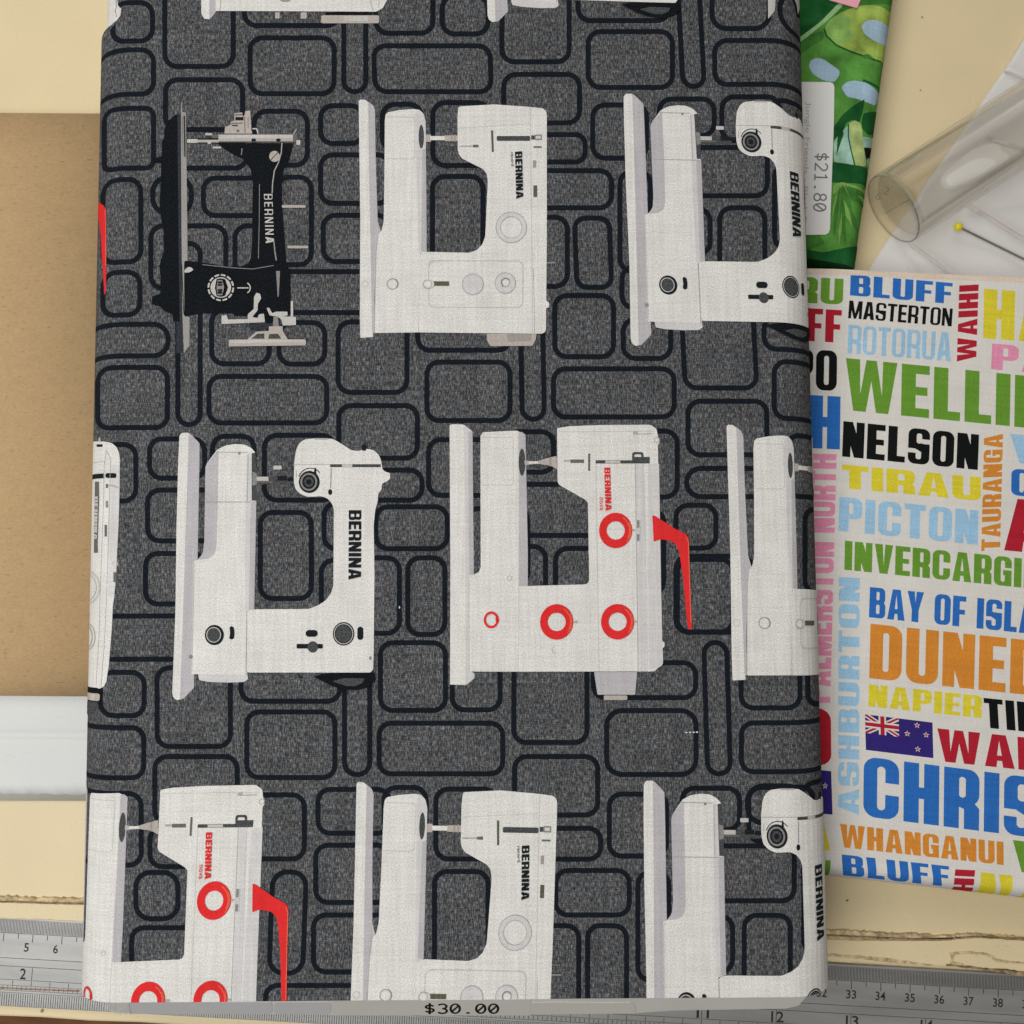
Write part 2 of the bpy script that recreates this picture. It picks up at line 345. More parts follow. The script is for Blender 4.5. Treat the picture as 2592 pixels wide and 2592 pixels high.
class Sheet:
    """collects printed shapes for one mesh on a Surf"""
    STEP = 8e-6
    def __init__(s, surf, v0, v1, base=2.4e-5, umin=-9, umax=9):
        s.f = surf; s.v0, s.v1 = v0, v1; s.base = base; s.k = 0; s.V = []; s.F = []; s.M = []; s.mats = []; s.UV = []; s.umin, s.umax = umin, umax
    def mi(s, m):
        if m not in s.mats: s.mats.append(m)
        return s.mats.index(m)
    def add_uv(s, mat, uvs, faces, off=None):
        if off is None: off = s.base + s.STEP * s.k; s.k += 1
        bm = bmesh.new(); vs = [bm.verts.new((u, v, 0)) for u, v in uvs]
        for f in faces:
            try: bm.faces.new([vs[i] for i in f])
            except ValueError: pass
        def cut(x, nx, ny, co=None, clear=False):
            g = bm.verts[:] + bm.edges[:] + bm.faces[:]
            if g: bmesh.ops.bisect_plane(bm, geom=g, dist=2e-7, plane_co=co or (x, 0, 0), plane_no=(nx, ny, 0), clear_outer=clear)
        us = [u for u, _ in uvs]; vv = [v for _, v in uvs]
        if min(vv) < s.v0: cut(0, 0, -1, (0, s.v0, 0), True)
        if max(vv) > s.v1: cut(0, 0, 1, (0, s.v1, 0), True)
        if max(us) > s.umax: cut(s.umax, 1, 0, None, True)
        if min(us) < s.umin: cut(s.umin, -1, 0, None, True)
        for c in s.f.cuts:
            if min(us) < c < max(us): cut(c, 1, 0)
        for f in bm.faces:
            f.normal_update()
            if f.normal.z < 0: f.normal_flip()
        bm.verts.index_update(); n0 = len(s.V); m = s.mi(mat)
        for v in bm.verts:
            s.V.append(s.f.pos(v.co.x, v.co.y, off)); s.UV.append((v.co.x, v.co.y))
        for f in bm.faces: s.F.append([n0 + v.index for v in f.verts]); s.M.append(m)
        bm.free()
    def add(s, mat, fr, ops, aff=None, off=None):
        V, F = region(ops)
        s.add_tris(mat, fr, V, F, aff, off)
    def add_tris(s, mat, fr, V, F, aff=None, off=None):
        uv = [s.f.uv(*pix(fr, p)) for p in V]
        if aff is not None: uv = [tuple(aff @ np.array((u, v, 1.0))) for u, v in uv]
        s.add_uv(mat, uv, F, off)
    def build(s, name, parent):
        return meshobj(name, s.V, s.F, s.mats, parent, s.M, s.UV)

# ================================================================== the table, its edge, floor
plain('laminate', (0.70, 0.575, 0.355), rough=0.42, spec=0.35, var=0.05, scale=14, bump=0.03, bscale=900, fine=0.03)
plain('laminate_edge', (0.52, 0.40, 0.20), rough=0.5, spec=0.3, var=0.18, scale=40, fine=0.05)
plain('grime', (0.50, 0.39, 0.23), rough=0.9, spec=0.1, var=0.5, scale=420, bump=0.6, bscale=1500)
plain('crack', (0.27, 0.19, 0.11), rough=0.95, spec=0.05, var=0.6, scale=500)
plain('floorwood', (0.30, 0.13, 0.05), rough=0.5, var=0.3, scale=30, stretch=(1, 6, 1))
floor = meshobj('floor', [(-3, -3, -.72), (3, -3, -.72), (3, 3, -.72), (-3, 3, -.72)], [(0, 1, 2, 3)], 'floorwood'); tag(floor, kind='structure')
tb = at(0, 2576); TABLE = thing('work_table', (0, 0, 0), 0, 'cream laminate work table with a chipped front edge under the fabric bolts', 'table')
e0, e1 = at(0, 2573), at(209, 2592); ed = (e1 - e0).normalized()
def edge(x): return e0.y + (x - e0.x) * ed.y / ed.x * 0.55
def ragged(pts_px, amp, z=0, n=8):
    """subdivided, slightly irregular line through photo pixels"""
    o = []
    for a, b in zip(pts_px[:-1], pts_px[1:]):
        for i in range(n):
            t = i / n; o.append(at(a[0] + (b[0] - a[0]) * t, a[1] + (b[1] - a[1]) * t + random.uniform(-amp, amp), z))
    o.append(at(*pts_px[-1], z)); return o
# the laminate sheet, with its own front edge slightly worn
front = [Vector((x, edge(x) + random.uniform(-2e-4, 2e-4), 0)) for x in np.linspace(-.5, .5, 60)]
prism('tabletop', front + [Vector((.9, edge(.5), 0)), Vector((.9, 1.0, 0)), Vector((-.9, 1.0, 0)), Vector((-.9, edge(-.5), 0))], -.03, 0, 'laminate', TABLE, bevel=.0008)
# strip of laminate glued along the front, its lower side chipped over the ruler
up_l = [(-300, 2270), (0, 2281), (105, 2286), (209, 2289), (700, 2315), (1300, 2340), (2092, 2377), (2150, 2380), (2250, 2382), (2380, 2382), (2420, 2376), (2480, 2374), (2592, 2381), (2900, 2395)]
lo_l = [(2900, 2475), (2592, 2459), (2545, 2455), (2470, 2449), (2440, 2444), (2400, 2448), (2330, 2441), (2250, 2440), (2150, 2437), (2092, 2433), (1300, 2390), (700, 2360), (209, 2334), (100, 2329), (0, 2325), (-300, 2312)]
prism('edge_strip', ragged(up_l, 1.0, .0018) + ragged(lo_l, 2.0, .0018), 0.0003, .0018, 'laminate', TABLE, bevel=.0004)
# dirty glue bead between sheet and strip
bead_u = [(-300, 2255), (0, 2268), (105, 2273), (209, 2276), (700, 2300), (1300, 2328), (2092, 2355), (2180, 2358), (2290, 2364), (2400, 2370), (2430, 2366), (2500, 2366), (2592, 2373), (2900, 2385)]
bead_l = [(x, y + (1.5 if x > 2400 else 3)) for x, y in up_l][::-1]
prism('glue_bead', ragged(bead_u, 3.0, .0012, 14) + ragged(bead_l, 2.0, .0012, 10), 0.0, .0012, 'grime', TABLE, bevel=.0005)
crk = [(-300, 2266), (0, 2280), (105, 2284), (209, 2286), (700, 2312), (1300, 2336), (2092, 2365), (2180, 2370), (2290, 2375), (2400, 2376), (2440, 2371), (2500, 2369), (2592, 2376), (2900, 2390)]
prism('crack_line', ragged(crk, .7, .0014, 10) + ragged([(x, y + 2.8) for x, y in crk[::-1]], .7, .0014, 10), 0.0005, .00195, 'crack', TABLE)
# grime worn into the lower side of the strip, and the chip
gl = [(2092, 2414), (2160, 2418), (2230, 2424), (2300, 2434), (2360, 2442)]
prism('worn_edge', ragged(gl, 1.4, .002, 8) + ragged([(2360, 2446), (2300, 2440), (2230, 2434), (2160, 2425), (2092, 2420)], 1.4, .002, 8), .0016, .0020, 'grime', TABLE)
ch = [(2404, 2411), (2450, 2408), (2500, 2413), (2525, 2428), (2560, 2433), (2592, 2436)]
prism('chip', ragged(ch, 1.0, .002, 6) + ragged([(2592, 2439), (2560, 2437), (2522, 2434), (2497, 2417), (2450, 2413), (2416, 2416), (2412, 2434), (2440, 2440), (2405, 2440), (2408, 2425)], 0.8, .002, 6), .0016, .0021, 'grime', TABLE)
dk = [(2395, 2440), (2450, 2446), (2500, 2452), (2592, 2461), (2800, 2470)]
prism('dark_gap', ragged(dk, 1.0, .002, 8) + ragged([(2800, 2478), (2592, 2471), (2500, 2456), (2450, 2450), (2395, 2445)], 1.2, .002, 8), .0012, .00225, 'crack', TABLE)
# specks and knocks in the laminate
specks = []
for px, py, r in ((2334, 43, 3), (2145, 2279, 3), (106, 2559, 4.5), (2330, 228, 2.2)):
    c = at(px, py, .0002); specks.append((c, r / 2592 * .35))
V, F = [], []
for c, r in specks:
    V, F = [], []
    n0 = len(V); V += [(c.x + r * random.uniform(.7, 1.3) * math.cos(a), c.y + r * random.uniform(.7, 1.2) * math.sin(a), .0002) for a in np.linspace(0, 2 * math.pi, 9)[:-1]]; F.append(list(range(n0, n0 + 8)))
    meshobj('stain', V, F, 'crack', TABLE)

# ================================================================== steel ruler
plain('steel', (0.31, 0.305, 0.295), rough=0.42, spec=.5, metal=0.4, var=0.13, scale=25, stretch=(1, 8, 1), bump=0.06, bscale=900, fine=0.04)
plain('etch', (0.03, 0.028, 0.026), rough=0.8, spec=0.1)
plain('rust', (0.30, 0.15, 0.09), rough=0.9, var=.5, scale=300)
p5, p33 = at(*TICK5, RULER_Z), at(*TICK33, RULER_Z); rd = (p33 - p5).normalized(); rn = Vector((-rd.y, rd.x, 0))
ro = p5 - rd * .05 + rn * .0047
RULER = thing('steel_ruler', (ro.x, ro.y, 0), math.atan2(rd.y, rd.x), 'long worn steel ruler with centimetres and inches lying along the table front', 'ruler')
bl = prism('blade', [ro + rd * x + rn * y for x, y in ((-.012, .0003), (.62, .0003), (.62, -.0293), (-.012, -.0293))], .0001, RULER_Z, 'steel', RULER, bevel=.0002)
rv, rf = [], []
def bar(x0, x1, t0, t1, z=RULER_Z + 1.5e-5):
    n = len(rv); rv.extend([(x0, -t1, z), (x1, -t1, z), (x1, -t0, z), (x0, -t0, z)]); rf.append((n, n + 1, n + 2, n + 3))
for i in range(0, 1000):                               # half-millimetre ticks, longer at 5 mm and 1 cm
    x = i * .0005; w = .0001
    bar(x - w, x + w, .0004, .0048)
    if i % 10 == 0: bar(x - w * 1.2, x + w * 1.2, .0052, .0068 if i % 20 else .0078)
for t, w in ((.0050, .00008), (.0133, .00008), (.0160, .00008), (.0204, .00007), (.0223, .00006), (.0239, .00007), (.0247, .00006)):
    bar(0, .5, t - w, t + w)
IN = .0254
for i in range(0, 19 * 32):
    x = i * IN / 32; w = .0001
    bar(x - w, x + w, .0250, .0291)
    if i % 2 == 0: bar(x - w, x + w, .02255, .0237)
    if i % 8 == 0: bar(x - w, x + w, .02065, .02215)
    if i % 32 == 0: bar(x - w, x + w, .0162, .0202)
meshobj('graduations', rv, rf, 'etch', RULER)
NV, NF = [], []
def number(txt, x, t, h, z=RULER_Z + 3.2e-5):
    w = h * (.62 * len(txt) - .06)
    v, f = type_tris(txt, (x - w / 2, -(t - h / 2)), (x + w / 2, -(t - h / 2)), (x - w / 2, -(t + h / 2)), .012)
    n = len(NV); NV.extend([(a, b, z) for a, b in v]); NF.extend([[n + i for i in q] for q in f])
for k in range(1, 46): number(str(k), k * .01 - (.0019 if k < 10 else 0), .0095, .0029)
for k in range(1, 18): number(str(k), k * IN - (.0031 if k < 10 else -.0004), .0183, .0036)
meshobj('numerals', NV, NF, 'etch', RULER)
# brown rust streak near the left end
rs = [(-20, 2494), (60, 2497), (130, 2500), (206, 2503)]
sv = ragged(rs, .8, 0, 8) + ragged([(x, y + 3.2) for x, y in rs[::-1]], .8, 0, 8); Mi = inv(RULER)
meshobj('rust_streak', [Mi @ Vector((*at(*([0, 0]), 0).xy, 0)) * 0 + Mi @ Vector((p.x, p.y, RULER_Z + 5e-5)) for p in sv], [list(range(len(sv)))], 'rust', RULER)

# ================================================================== cardboard and papers on the left
plain('kraft', (0.47, 0.318, 0.168), rough=0.85, spec=0.15, var=0.03, scale=260, stretch=(.7, 1.1, 1), fine=0.07, bump=0.12, bscale=700)
plain('paper', (0.67, 0.675, 0.665), rough=0.8, spec=0.2, var=0.015, scale=20)
plain('paper_shaded', (0.55, 0.515, 0.44), rough=0.85, spec=0.2, var=0.03, scale=30)  # second sheet; its grey includes the shade below the torn edge
def flecks(key, amount, sc=(420, 1500, 420), lo=.66, hi=.74):
    m = MATS[key]; n, l = m.node_tree.nodes, m.node_tree.links; b = n['Principled BSDF']; src = b.inputs['Base Color'].links[0].from_socket
    co = n.new('ShaderNodeTexCoord').outputs['Object']; q = noise(n, l, co, sc, 1.0); q2 = noise(n, l, co, (9, 14, 9), 3.0)
    f = mathn(n, l, 'MULTIPLY', maprange(n, l, q, lo, hi, 1.0, 1 - amount), maprange(n, l, q2, .3, .7, .965, 1.035))
    v = n.new('ShaderNodeVectorMath'); v.operation = 'SCALE'; l.new(src, v.inputs[0]); l.new(f, v.inputs['Scale']); l.new(v.outputs[0], b.inputs['Base Color'])
flecks('kraft', .28); flecks('laminate', .10, (700, 700, 700), .70, .76); flecks('paper', .06)
def rolled(name, y_top_px, y_bot_px, x0_px, x1_px, prof, mat, label, cat, rag=0.0, cols=2, thick=.0006):
    """sheet with a height profile down the picture: prof = [(t, z), ...]"""
    nc = cols; rows = []
    for t, z in prof:
        row = []
        for c in range(nc):
            k = c / (nc - 1); px = x0_px + (x1_px - x0_px) * k
            a, b = y_top_px[0] + (y_top_px[1] - y_top_px[0]) * k, y_bot_px[0] + (y_bot_px[1] - y_bot_px[0]) * k
            py = a + (b - a) * t
            zz = z
            if rag and t >= 1: py += random.uniform(-rag, rag); zz = z + random.uniform(-.0008, .0006)
            row.append(at(px, py, zz))
        rows.append(row)
    V = [p for r in rows for p in r]; F = [(i * nc + c, (i + 1) * nc + c, (i + 1) * nc + c + 1, i * nc + c + 1) for i in range(len(rows) - 1) for c in range(nc - 1)]
    o = meshobj(name, V, F, mat, smooth=True)
    bm = bmesh.new(); bm.from_mesh(o.data); bmesh.ops.recalc_face_normals(bm, faces=bm.faces)
    if sum(f.normal.z for f in bm.faces) < 0: bmesh.ops.reverse_faces(bm, faces=bm.faces)
    ext = bmesh.ops.extrude_face_region(bm, geom=bm.faces[:])
    for v in ext['geom']:
        if isinstance(v, bmesh.types.BMVert): v.co.z += thick
    bmesh.ops.recalc_face_normals(bm, faces=bm.faces)
    bm.to_mesh(o.data); bm.free()
    return tag(o, label, cat)
cb = []
CBT = .0085
for t in np.linspace(0, .93, 12): cb.append((t, CBT))
for a in np.linspace(0, 90, 10)[1:]: cb.append((.93 + .07 * math.sin(math.radians(a)), CBT - .0075 * (1 - math.cos(math.radians(a)))))
rolled('cardboard_sheet', (287, 292), (1757, 1763), -500, 420, cb, 'kraft', 'brown kraft cardboard sheet lying left of the grey bolt', 'cardboard', thick=.0012)
pp = [(0, .0010), (.45, .0013), (.53, .0014), (.57, .0012), (.60, .0005), (.606, .0011), (.65, .0013), (.8, .0013), (.92, .0015), (1.0, .0020)]
rolled('torn_paper', (1640, 1645), (2008, 2011), -500, 420, pp, 'paper', 'white paper strip with a crease and a torn lower edge below the cardboard', 'paper', rag=2.2, cols=60, thick=.0002)
rolled('under_paper', (1900, 1902), (2026, 2027), -500, 420, [(0, .0004), (.5, .0004), (1, .0004)], 'paper_shaded', 'paper edge with shade in its grey peeking out under the torn white paper', 'paper', thick=.0002)

# ================================================================== main bolt of printed cotton
BW, BT = 0.2310, 0.045                      # silhouette width, thickness
top_c, bot_c = at(1145, 70, .028), at(1155, 2490, .028)
bang = math.atan2(-(top_c.x - bot_c.x), top_c.y - bot_c.y)
RX = 0.014; RZT = 0.013
BS = Surf(((top_c.x + bot_c.x) / 2, (top_c.y + bot_c.y) / 2), bang, -(BW / 2 - RX), BW / 2 - RX, 0.0005, BT, RX, rzt=RZT)
BOLT = thing('fabric_bolt', (BS.o.x, BS.o.y, 0), bang, 'thick bolt of charcoal cotton printed with white, red and black sewing machines', 'fabric bolt')
VB = BS.plane(1296, 2529)[1]; VT = BS.plane(1296, -90)[1]
UL = BS.a1 + BS.L * .97
# --- cloth with the brick outlines of its print
corner = [pix('TL', p) for p in ((-300, 700), (262, 470), (270, 425), (300, 360), (370, 295), (440, 235), (480, 180), (493, 105), (470, 70), (448, 30), (440, -60), (440, -900), (-300, -900))]
FAB = Sheet(BS, VB, VT, base=1.2e-5, umin=-UL, umax=UL)
cu = [BS.uv(*p) for p in corner]; cu = [(-UL - .01, cu[0][1])] + cu[1:-1] + [(-UL - .01, .3)]
V, F = region([('+', [(-UL * 1e3, VB * 1e3), (UL * 1e3, VB * 1e3), (UL * 1e3, VT * 1e3), (-UL * 1e3, VT * 1e3)]), ('-', [(u * 1e3, v * 1e3) for u, v in cu])])
FAB.add_uv('slate', [(u / 1e3, v / 1e3) for u, v in V], F, off=0.0)
BR = '''00 850,20,1148,308;00 1240,-80,1755,500;00 560,375,1155,708;00 785,815,1155,1265,60;00 1245,600,1825,975;00 1245,1060,1858,1265
00 775,1350,1060,1970;00 1150,1335,1440,1605,110;00 1530,1340,2010,1622;00 1135,1699,1699,2170;00 1768,1699,2000,2170;00 1912,837,2313,1243;00 2080,1333,2343,1991
10 -50,285,582,705;10 -95,-300,620,192;10 655,-300,820,690,80;10 895,-300,1325,250;10 1395,-30,1740,255;10 890,345,1765,690,90,-12;10 1845,-300,2350,465;10 1858,560,2428,925
10 480,795,800,1080;10 945,785,1240,1130;10 480,1165,1000,1530;10 500,1620,1000,1968;11 150,112,900,420;10 1325,772,1750,1245;10 1322,1328,1702,1990
20 485,-200,1170,155;20 562,238,1195,658;20 1275,-300,1435,650,82,-50;20 1493,-100,1923,215,110;20 1513,305,2300,635;30 95,-100,600,215,150
20 595,790,1000,1190;20 1095,745,1510,1020;C5 500,520,1207,887;C5 862,135,1300,470;C5 1235,155,1900,480;C5 845,978,1188,1500;C5 500,985,772,1330;C5 1262,650,1900,1290
20 800,1290,1030,2040;21 815,75,1050,385;21 825,470,1182,765;B 1200,580,1745,815;B 1200,352,1578,525,75;B 1200,875,1465,1312;B 1525,880,1745,1318,80,-15;B 1385,1370,1757,1757
21 300,843,1208,1205;21 65,-200,232,1222,85,-25;11 1210,450,1905,703;11 612,490,1130,1020;11 1280,792,1905,1232;01 1572,900,2458,1250;11 168,495,512,808;01 1592,400,2025,805
01 1338,-100,1506,1262,82;01 440,508,1265,745,110;01 735,832,1260,1285;01 775,115,1052,437;01 1125,1370,1540,1665;01 600,1412,1022,1838;01 1110,1755,1700,2137;02 1095,300,1540,680
02 300,770,1400,1095;02 755,1195,1085,1520;02 1182,1160,1733,1752;02 300,1610,1082,1988;C1 600,1560,1225,1812;C1 1482,1442,1893,1870;C1 1655,905,1890,1390;C1 1350,905,1602,1382
C1 1452,582,1905,847;C1 1400,350,1745,540;11 617,1120,1208,1515;C1 748,130,1190,540;C1 420,135,683,400;C1 722,618,1045,1162;C1 1125,560,1400,848;C1 1108,920,1400,1300
D 12,182,420,535;D 250,618,640,1100;D 500,132,803,388;D 450,465,1300,788;D 400,858,752,1250;D 815,870,1200,1250;D 1300,128,1585,545;D 1577,597,1830,868;D 1300,628,1500,1158;D 1577,920,2060,1400
21 1302,1592,1900,1805,110;21 1312,1087,1905,1490;21 1292,400,1830,987,90,-30;21 1885,450,2500,695;31 52,787,700,1215;31 150,1340,700,1800;32 285,-50,700,600
22 1712,1000,2155,1462;32 305,1100,900,1452;22 1714,1575,2800,1943;22 1460,970,1632,1958,86,-30;22 700,1482,1373,1963,115;22 2,1000,552,1722;22 8,1828,632,2268
12 920,1577,1850,1958;12 660,1180,850,1963,90;12 -75,1492,588,1986;D 162,1600,465,1892;22 600,1122,1370,1385;22 1232,345,1650,890
03 1165,-80,1785,420;03 400,198,1062,737;03 1128,455,1700,748;03 1022,792,1338,1140,110;03 990,1208,1700,1900;13 -200,208,358,690;13 92,788,345,1550,110,28
13 460,167,1000,497;13 443,587,1000,1017;13 427,1112,1000,1540;13 65,1642,1000,2100;13 958,152,1273,520;13 1347,165,1800,690;13 1337,785,1740,1900
23 200,460,655,692;23 317,777,870,1112;23 0,1192,490,1950;23 557,1192,850,2050;23 720,202,1150,668;23 935,790,1167,1600;23 1267,158,1700,470;23 1770,152,2250,560;23 1400,592,2112,1005
23 1735,1114,2082,1800;23 1400,1122,1648,1540;33 275,640,900,1400;33 -150,140,260,420,120;33 240,130,900,420,120'''
for ln in BR.replace('\n', ';').split(';'):
    fr, q = ln.split(); q = [float(x) for x in q.split(',')]
    sc = K / FR[fr][2]; w = 39 * sc; r = (q[4] if len(q) > 4 else 92) * sc; sh = q[5] if len(q) > 5 else 0
    if len(q) > 4 and fr not in ('C5', 'B', 'C1', 'D', 'A'): r = q[4]
    x0, y0, x1, y1 = q[:4]
    ops = [('+', rrect(x0 - w / 2, y0 - w / 2, x1 + w / 2, y1 + w / 2, r + w / 2, 7, sh)), ('-', rrect(x0 + w / 2, y0 + w / 2, x1 - w / 2, y1 - w / 2, max(r - w / 2, 2), 7, sh))]
    if (q[0], q[1]) == (850, 20):
        Kc = [((p[0]) / K, p[1] / K) for p in corner]; ops.append(('-', Kc))
    # straight in the cloth: u from the curved surface, v from the flat top
    V, F = region(ops)
    uv = []
    for p in V:
        a, b = pix(fr, p); uv.append((BS.uv(a, b)[0], BS.plane(a, b)[1]))
    BK = globals().get('BK', 0) + 1; FAB.add_uv('outline', uv, F, off=6e-6 + 1.5e-6 * (BK % 9))
cloth = FAB.build('printed_cloth', BOLT)

# --- printed machines.  every shape is (colour, kind, data)
def P(c, pts, rc=7): return (c, [('+', soften(pts, rc) if rc else pts)])
def Ln(c, pts, w=4): return (c, stroke(pts, w))
def Ci(c, x, y, rx, ry=None): return (c, [('+', ell(x, y, rx, ry))])
def Ri(c, x, y, ro, ri, ro2=None, ri2=None): return (c, [('+', ell(x, y, ro, ro2 or ro, 48)), ('-', ell(x, y, ri, ri2 or ri, 48))])
def Rr(c, x0, y0, x1, y1, r=0): return (c, [('+', rrect(x0, y0, x1, y1, r or .01))])
def Ro(c, x0, y0, x1, y1, r, w=4): return (c, [('+', rrect(x0 - w / 2, y0 - w / 2, x1 + w / 2, y1 + w / 2, r)), ('-', rrect(x0 + w / 2, y0 + w / 2, x1 - w / 2, y1 - w / 2, r - w / 2))])
def Tx(c, txt, a, b, d, **k): return [(c, o) for o in word_ops(txt, a, b, d, **k)]
BRAND = 'BERNINA'

MC = [P('lilac', [(268, 112), (285, 125), (338, 180), (337, 300), (325, 915), (303, 940), (285, 1620), (303, 1640), (303, 1725), (235, 1797), (205, 1803), (215, 1500), (235, 900), (245, 600), (255, 250)]),
      P('white', [(210, 135), (225, 114), (268, 113), (265, 250), (255, 600), (245, 900), (225, 1500), (215, 1800), (195, 1806), (172, 1788), (165, 1760), (185, 1250), (192, 700), (203, 300)]),
      P('pale', [(328, 1640), (640, 1640), (645, 1672), (620, 1690), (520, 1694), (400, 1690), (335, 1678)]),
      P('white', [(375, 330), (385, 305), (450, 220), (500, 195), (560, 185), (620, 188), (665, 210), (692, 240), (668, 243), (668, 540), (697, 545), (684, 1229), (640, 1240), (640, 1645), (286, 1640), (286, 1630), (303, 925), (325, 917), (345, 895), (360, 870), (368, 800)]),
      P('lilac', [(375, 330), (385, 305), (458, 222), (452, 600), (445, 830), (438, 870), (420, 895), (385, 912), (325, 918), (345, 895), (360, 870), (368, 800)]),
      P('pale', [(637, 250), (668, 240), (668, 540), (697, 545), (684, 1229), (625, 1238), (628, 800)], 2),
      P('lilac', [(662, 560), (697, 545), (684, 1229), (650, 1234)], 2),
      Rr('smoke', 700, 416, 905, 440), Rr('grey', 700, 420, 800, 430), P('smoke', [(668, 243), (690, 240), (697, 300), (697, 540), (668, 543)], 4),
      P('mid', [(672, 360), (700, 370), (700, 440), (672, 450)], 4),
      Ln('hair', [(440, 236), (640, 238)], 5), Ln('hair', [(376, 550), (690, 552)], 5), Ln('hair', [(637, 1240), (632, 1645)], 5), Ln('hair', [(645, 245), (640, 545)], 4), Ci('mid', 590, 243, 8), Ln('faint', [(303, 940), (287, 1630)], 6),
      Ci('mid', 283, 1530, 13),
      Ci('ink', 432, 1393, 60, 64), Ri('faint', 428, 1392, 46, 41, 49, 44), Ci('smoke', 428, 1392, 40, 43),
      P('ink', [(528, 1345), (540, 1336), (555, 1345), (560, 1380), (556, 1415), (540, 1422), (526, 1414), (532, 1380)]),
      Rr('silver', 700, 392, 775, 418), Rr('ink', 830, 388, 890, 416), Rr('ink', 895, 395, 940, 420, 8), Rr('silver', 806, 322, 858, 346, 4), Rr('smoke', 775, 392, 832, 412),
      P('white', [(640, 1240), (684, 1230), (1030, 1228), (1090, 1205), (1135, 1175), (1170, 1130), (1185, 1080), (1188, 600), (1178, 565), (1150, 530), (1110, 515), (1020, 520), (975, 500), (945, 470), (935, 420), (938, 300), (950, 220), (970, 180), (1000, 158), (1060, 150), (1180, 152), (1230, 180), (1300, 225), (1340, 230), (1400, 215), (1440, 225), (1470, 250), (1488, 290), (1495, 345), (1515, 362), (1542, 368), (1545, 405), (1520, 425), (1492, 435), (1490, 475), (1470, 495), (1465, 550), (1450, 600), (1440, 700), (1445, 1000), (1440, 1500), (1437, 1610), (1420, 1630), (640, 1630)], 14),
      Ci('ink', 1380, 205, 17, 19), Rr('ink', 1368, 215, 1392, 228), Rr('hair', 1065, 148, 1150, 158),
      Ln('hair', [(940, 316), (1165, 314)], 4), Rr('smoke', 1165, 313, 1485, 332), Rr('silver', 1240, 311, 1305, 334), Ln('mid', [(1172, 338), (1168, 465)], 5), Ci('ink', 1165, 489, 13, 18), Ln('hair', [(952, 355), (950, 400)], 4),
      Ci('ink', 1033, 425, 66, 70), Ri('mid', 1030, 425, 53, 42, 56, 45), Ci('smoke', 1030, 425, 30, 32), Ci('ink', 1030, 425, 17), P('ink', [(1062, 365), (1068, 332), (1076, 340), (1078, 372)], 2), Ln('ink', arc(1040, 420, 78, 82, 200, 320), 5),
      Rr('ink', 1010, 1361, 1086, 1404, 21), Rr('ink', 953, 1449, 1118, 1478, 6), Ci('smoke', 1055, 1468, 33, 36),
      Ci('ink', 1250, 1385, 68, 74), Ri('silver', 1250, 1385, 61, 56, 66, 61), Ci('smoke', 1250, 1385, 50, 55), Rr('ink', 1337, 1340, 1374, 1424, 19), Ci('mid', 1418, 1538, 7, 11)] + \
     Tx('ink', BRAND, (1362, 604), (1360, 1042), (1283, 604), s=.22, t=.19, w=.6) + \
     [P('black', [(1060, 1655), (1110, 1640), (1180, 1633), (1445, 1631), (1452, 1680), (1400, 1725), (1320, 1742), (1240, 1735), (1170, 1712)]), P('smoke', [(1180, 1685), (1250, 1665), (1385, 1667), (1370, 1695), (1330, 1715), (1270, 1715)]),
      Ln('ink', [(962, 1634), (970, 1655), (990, 1665)], 6)]
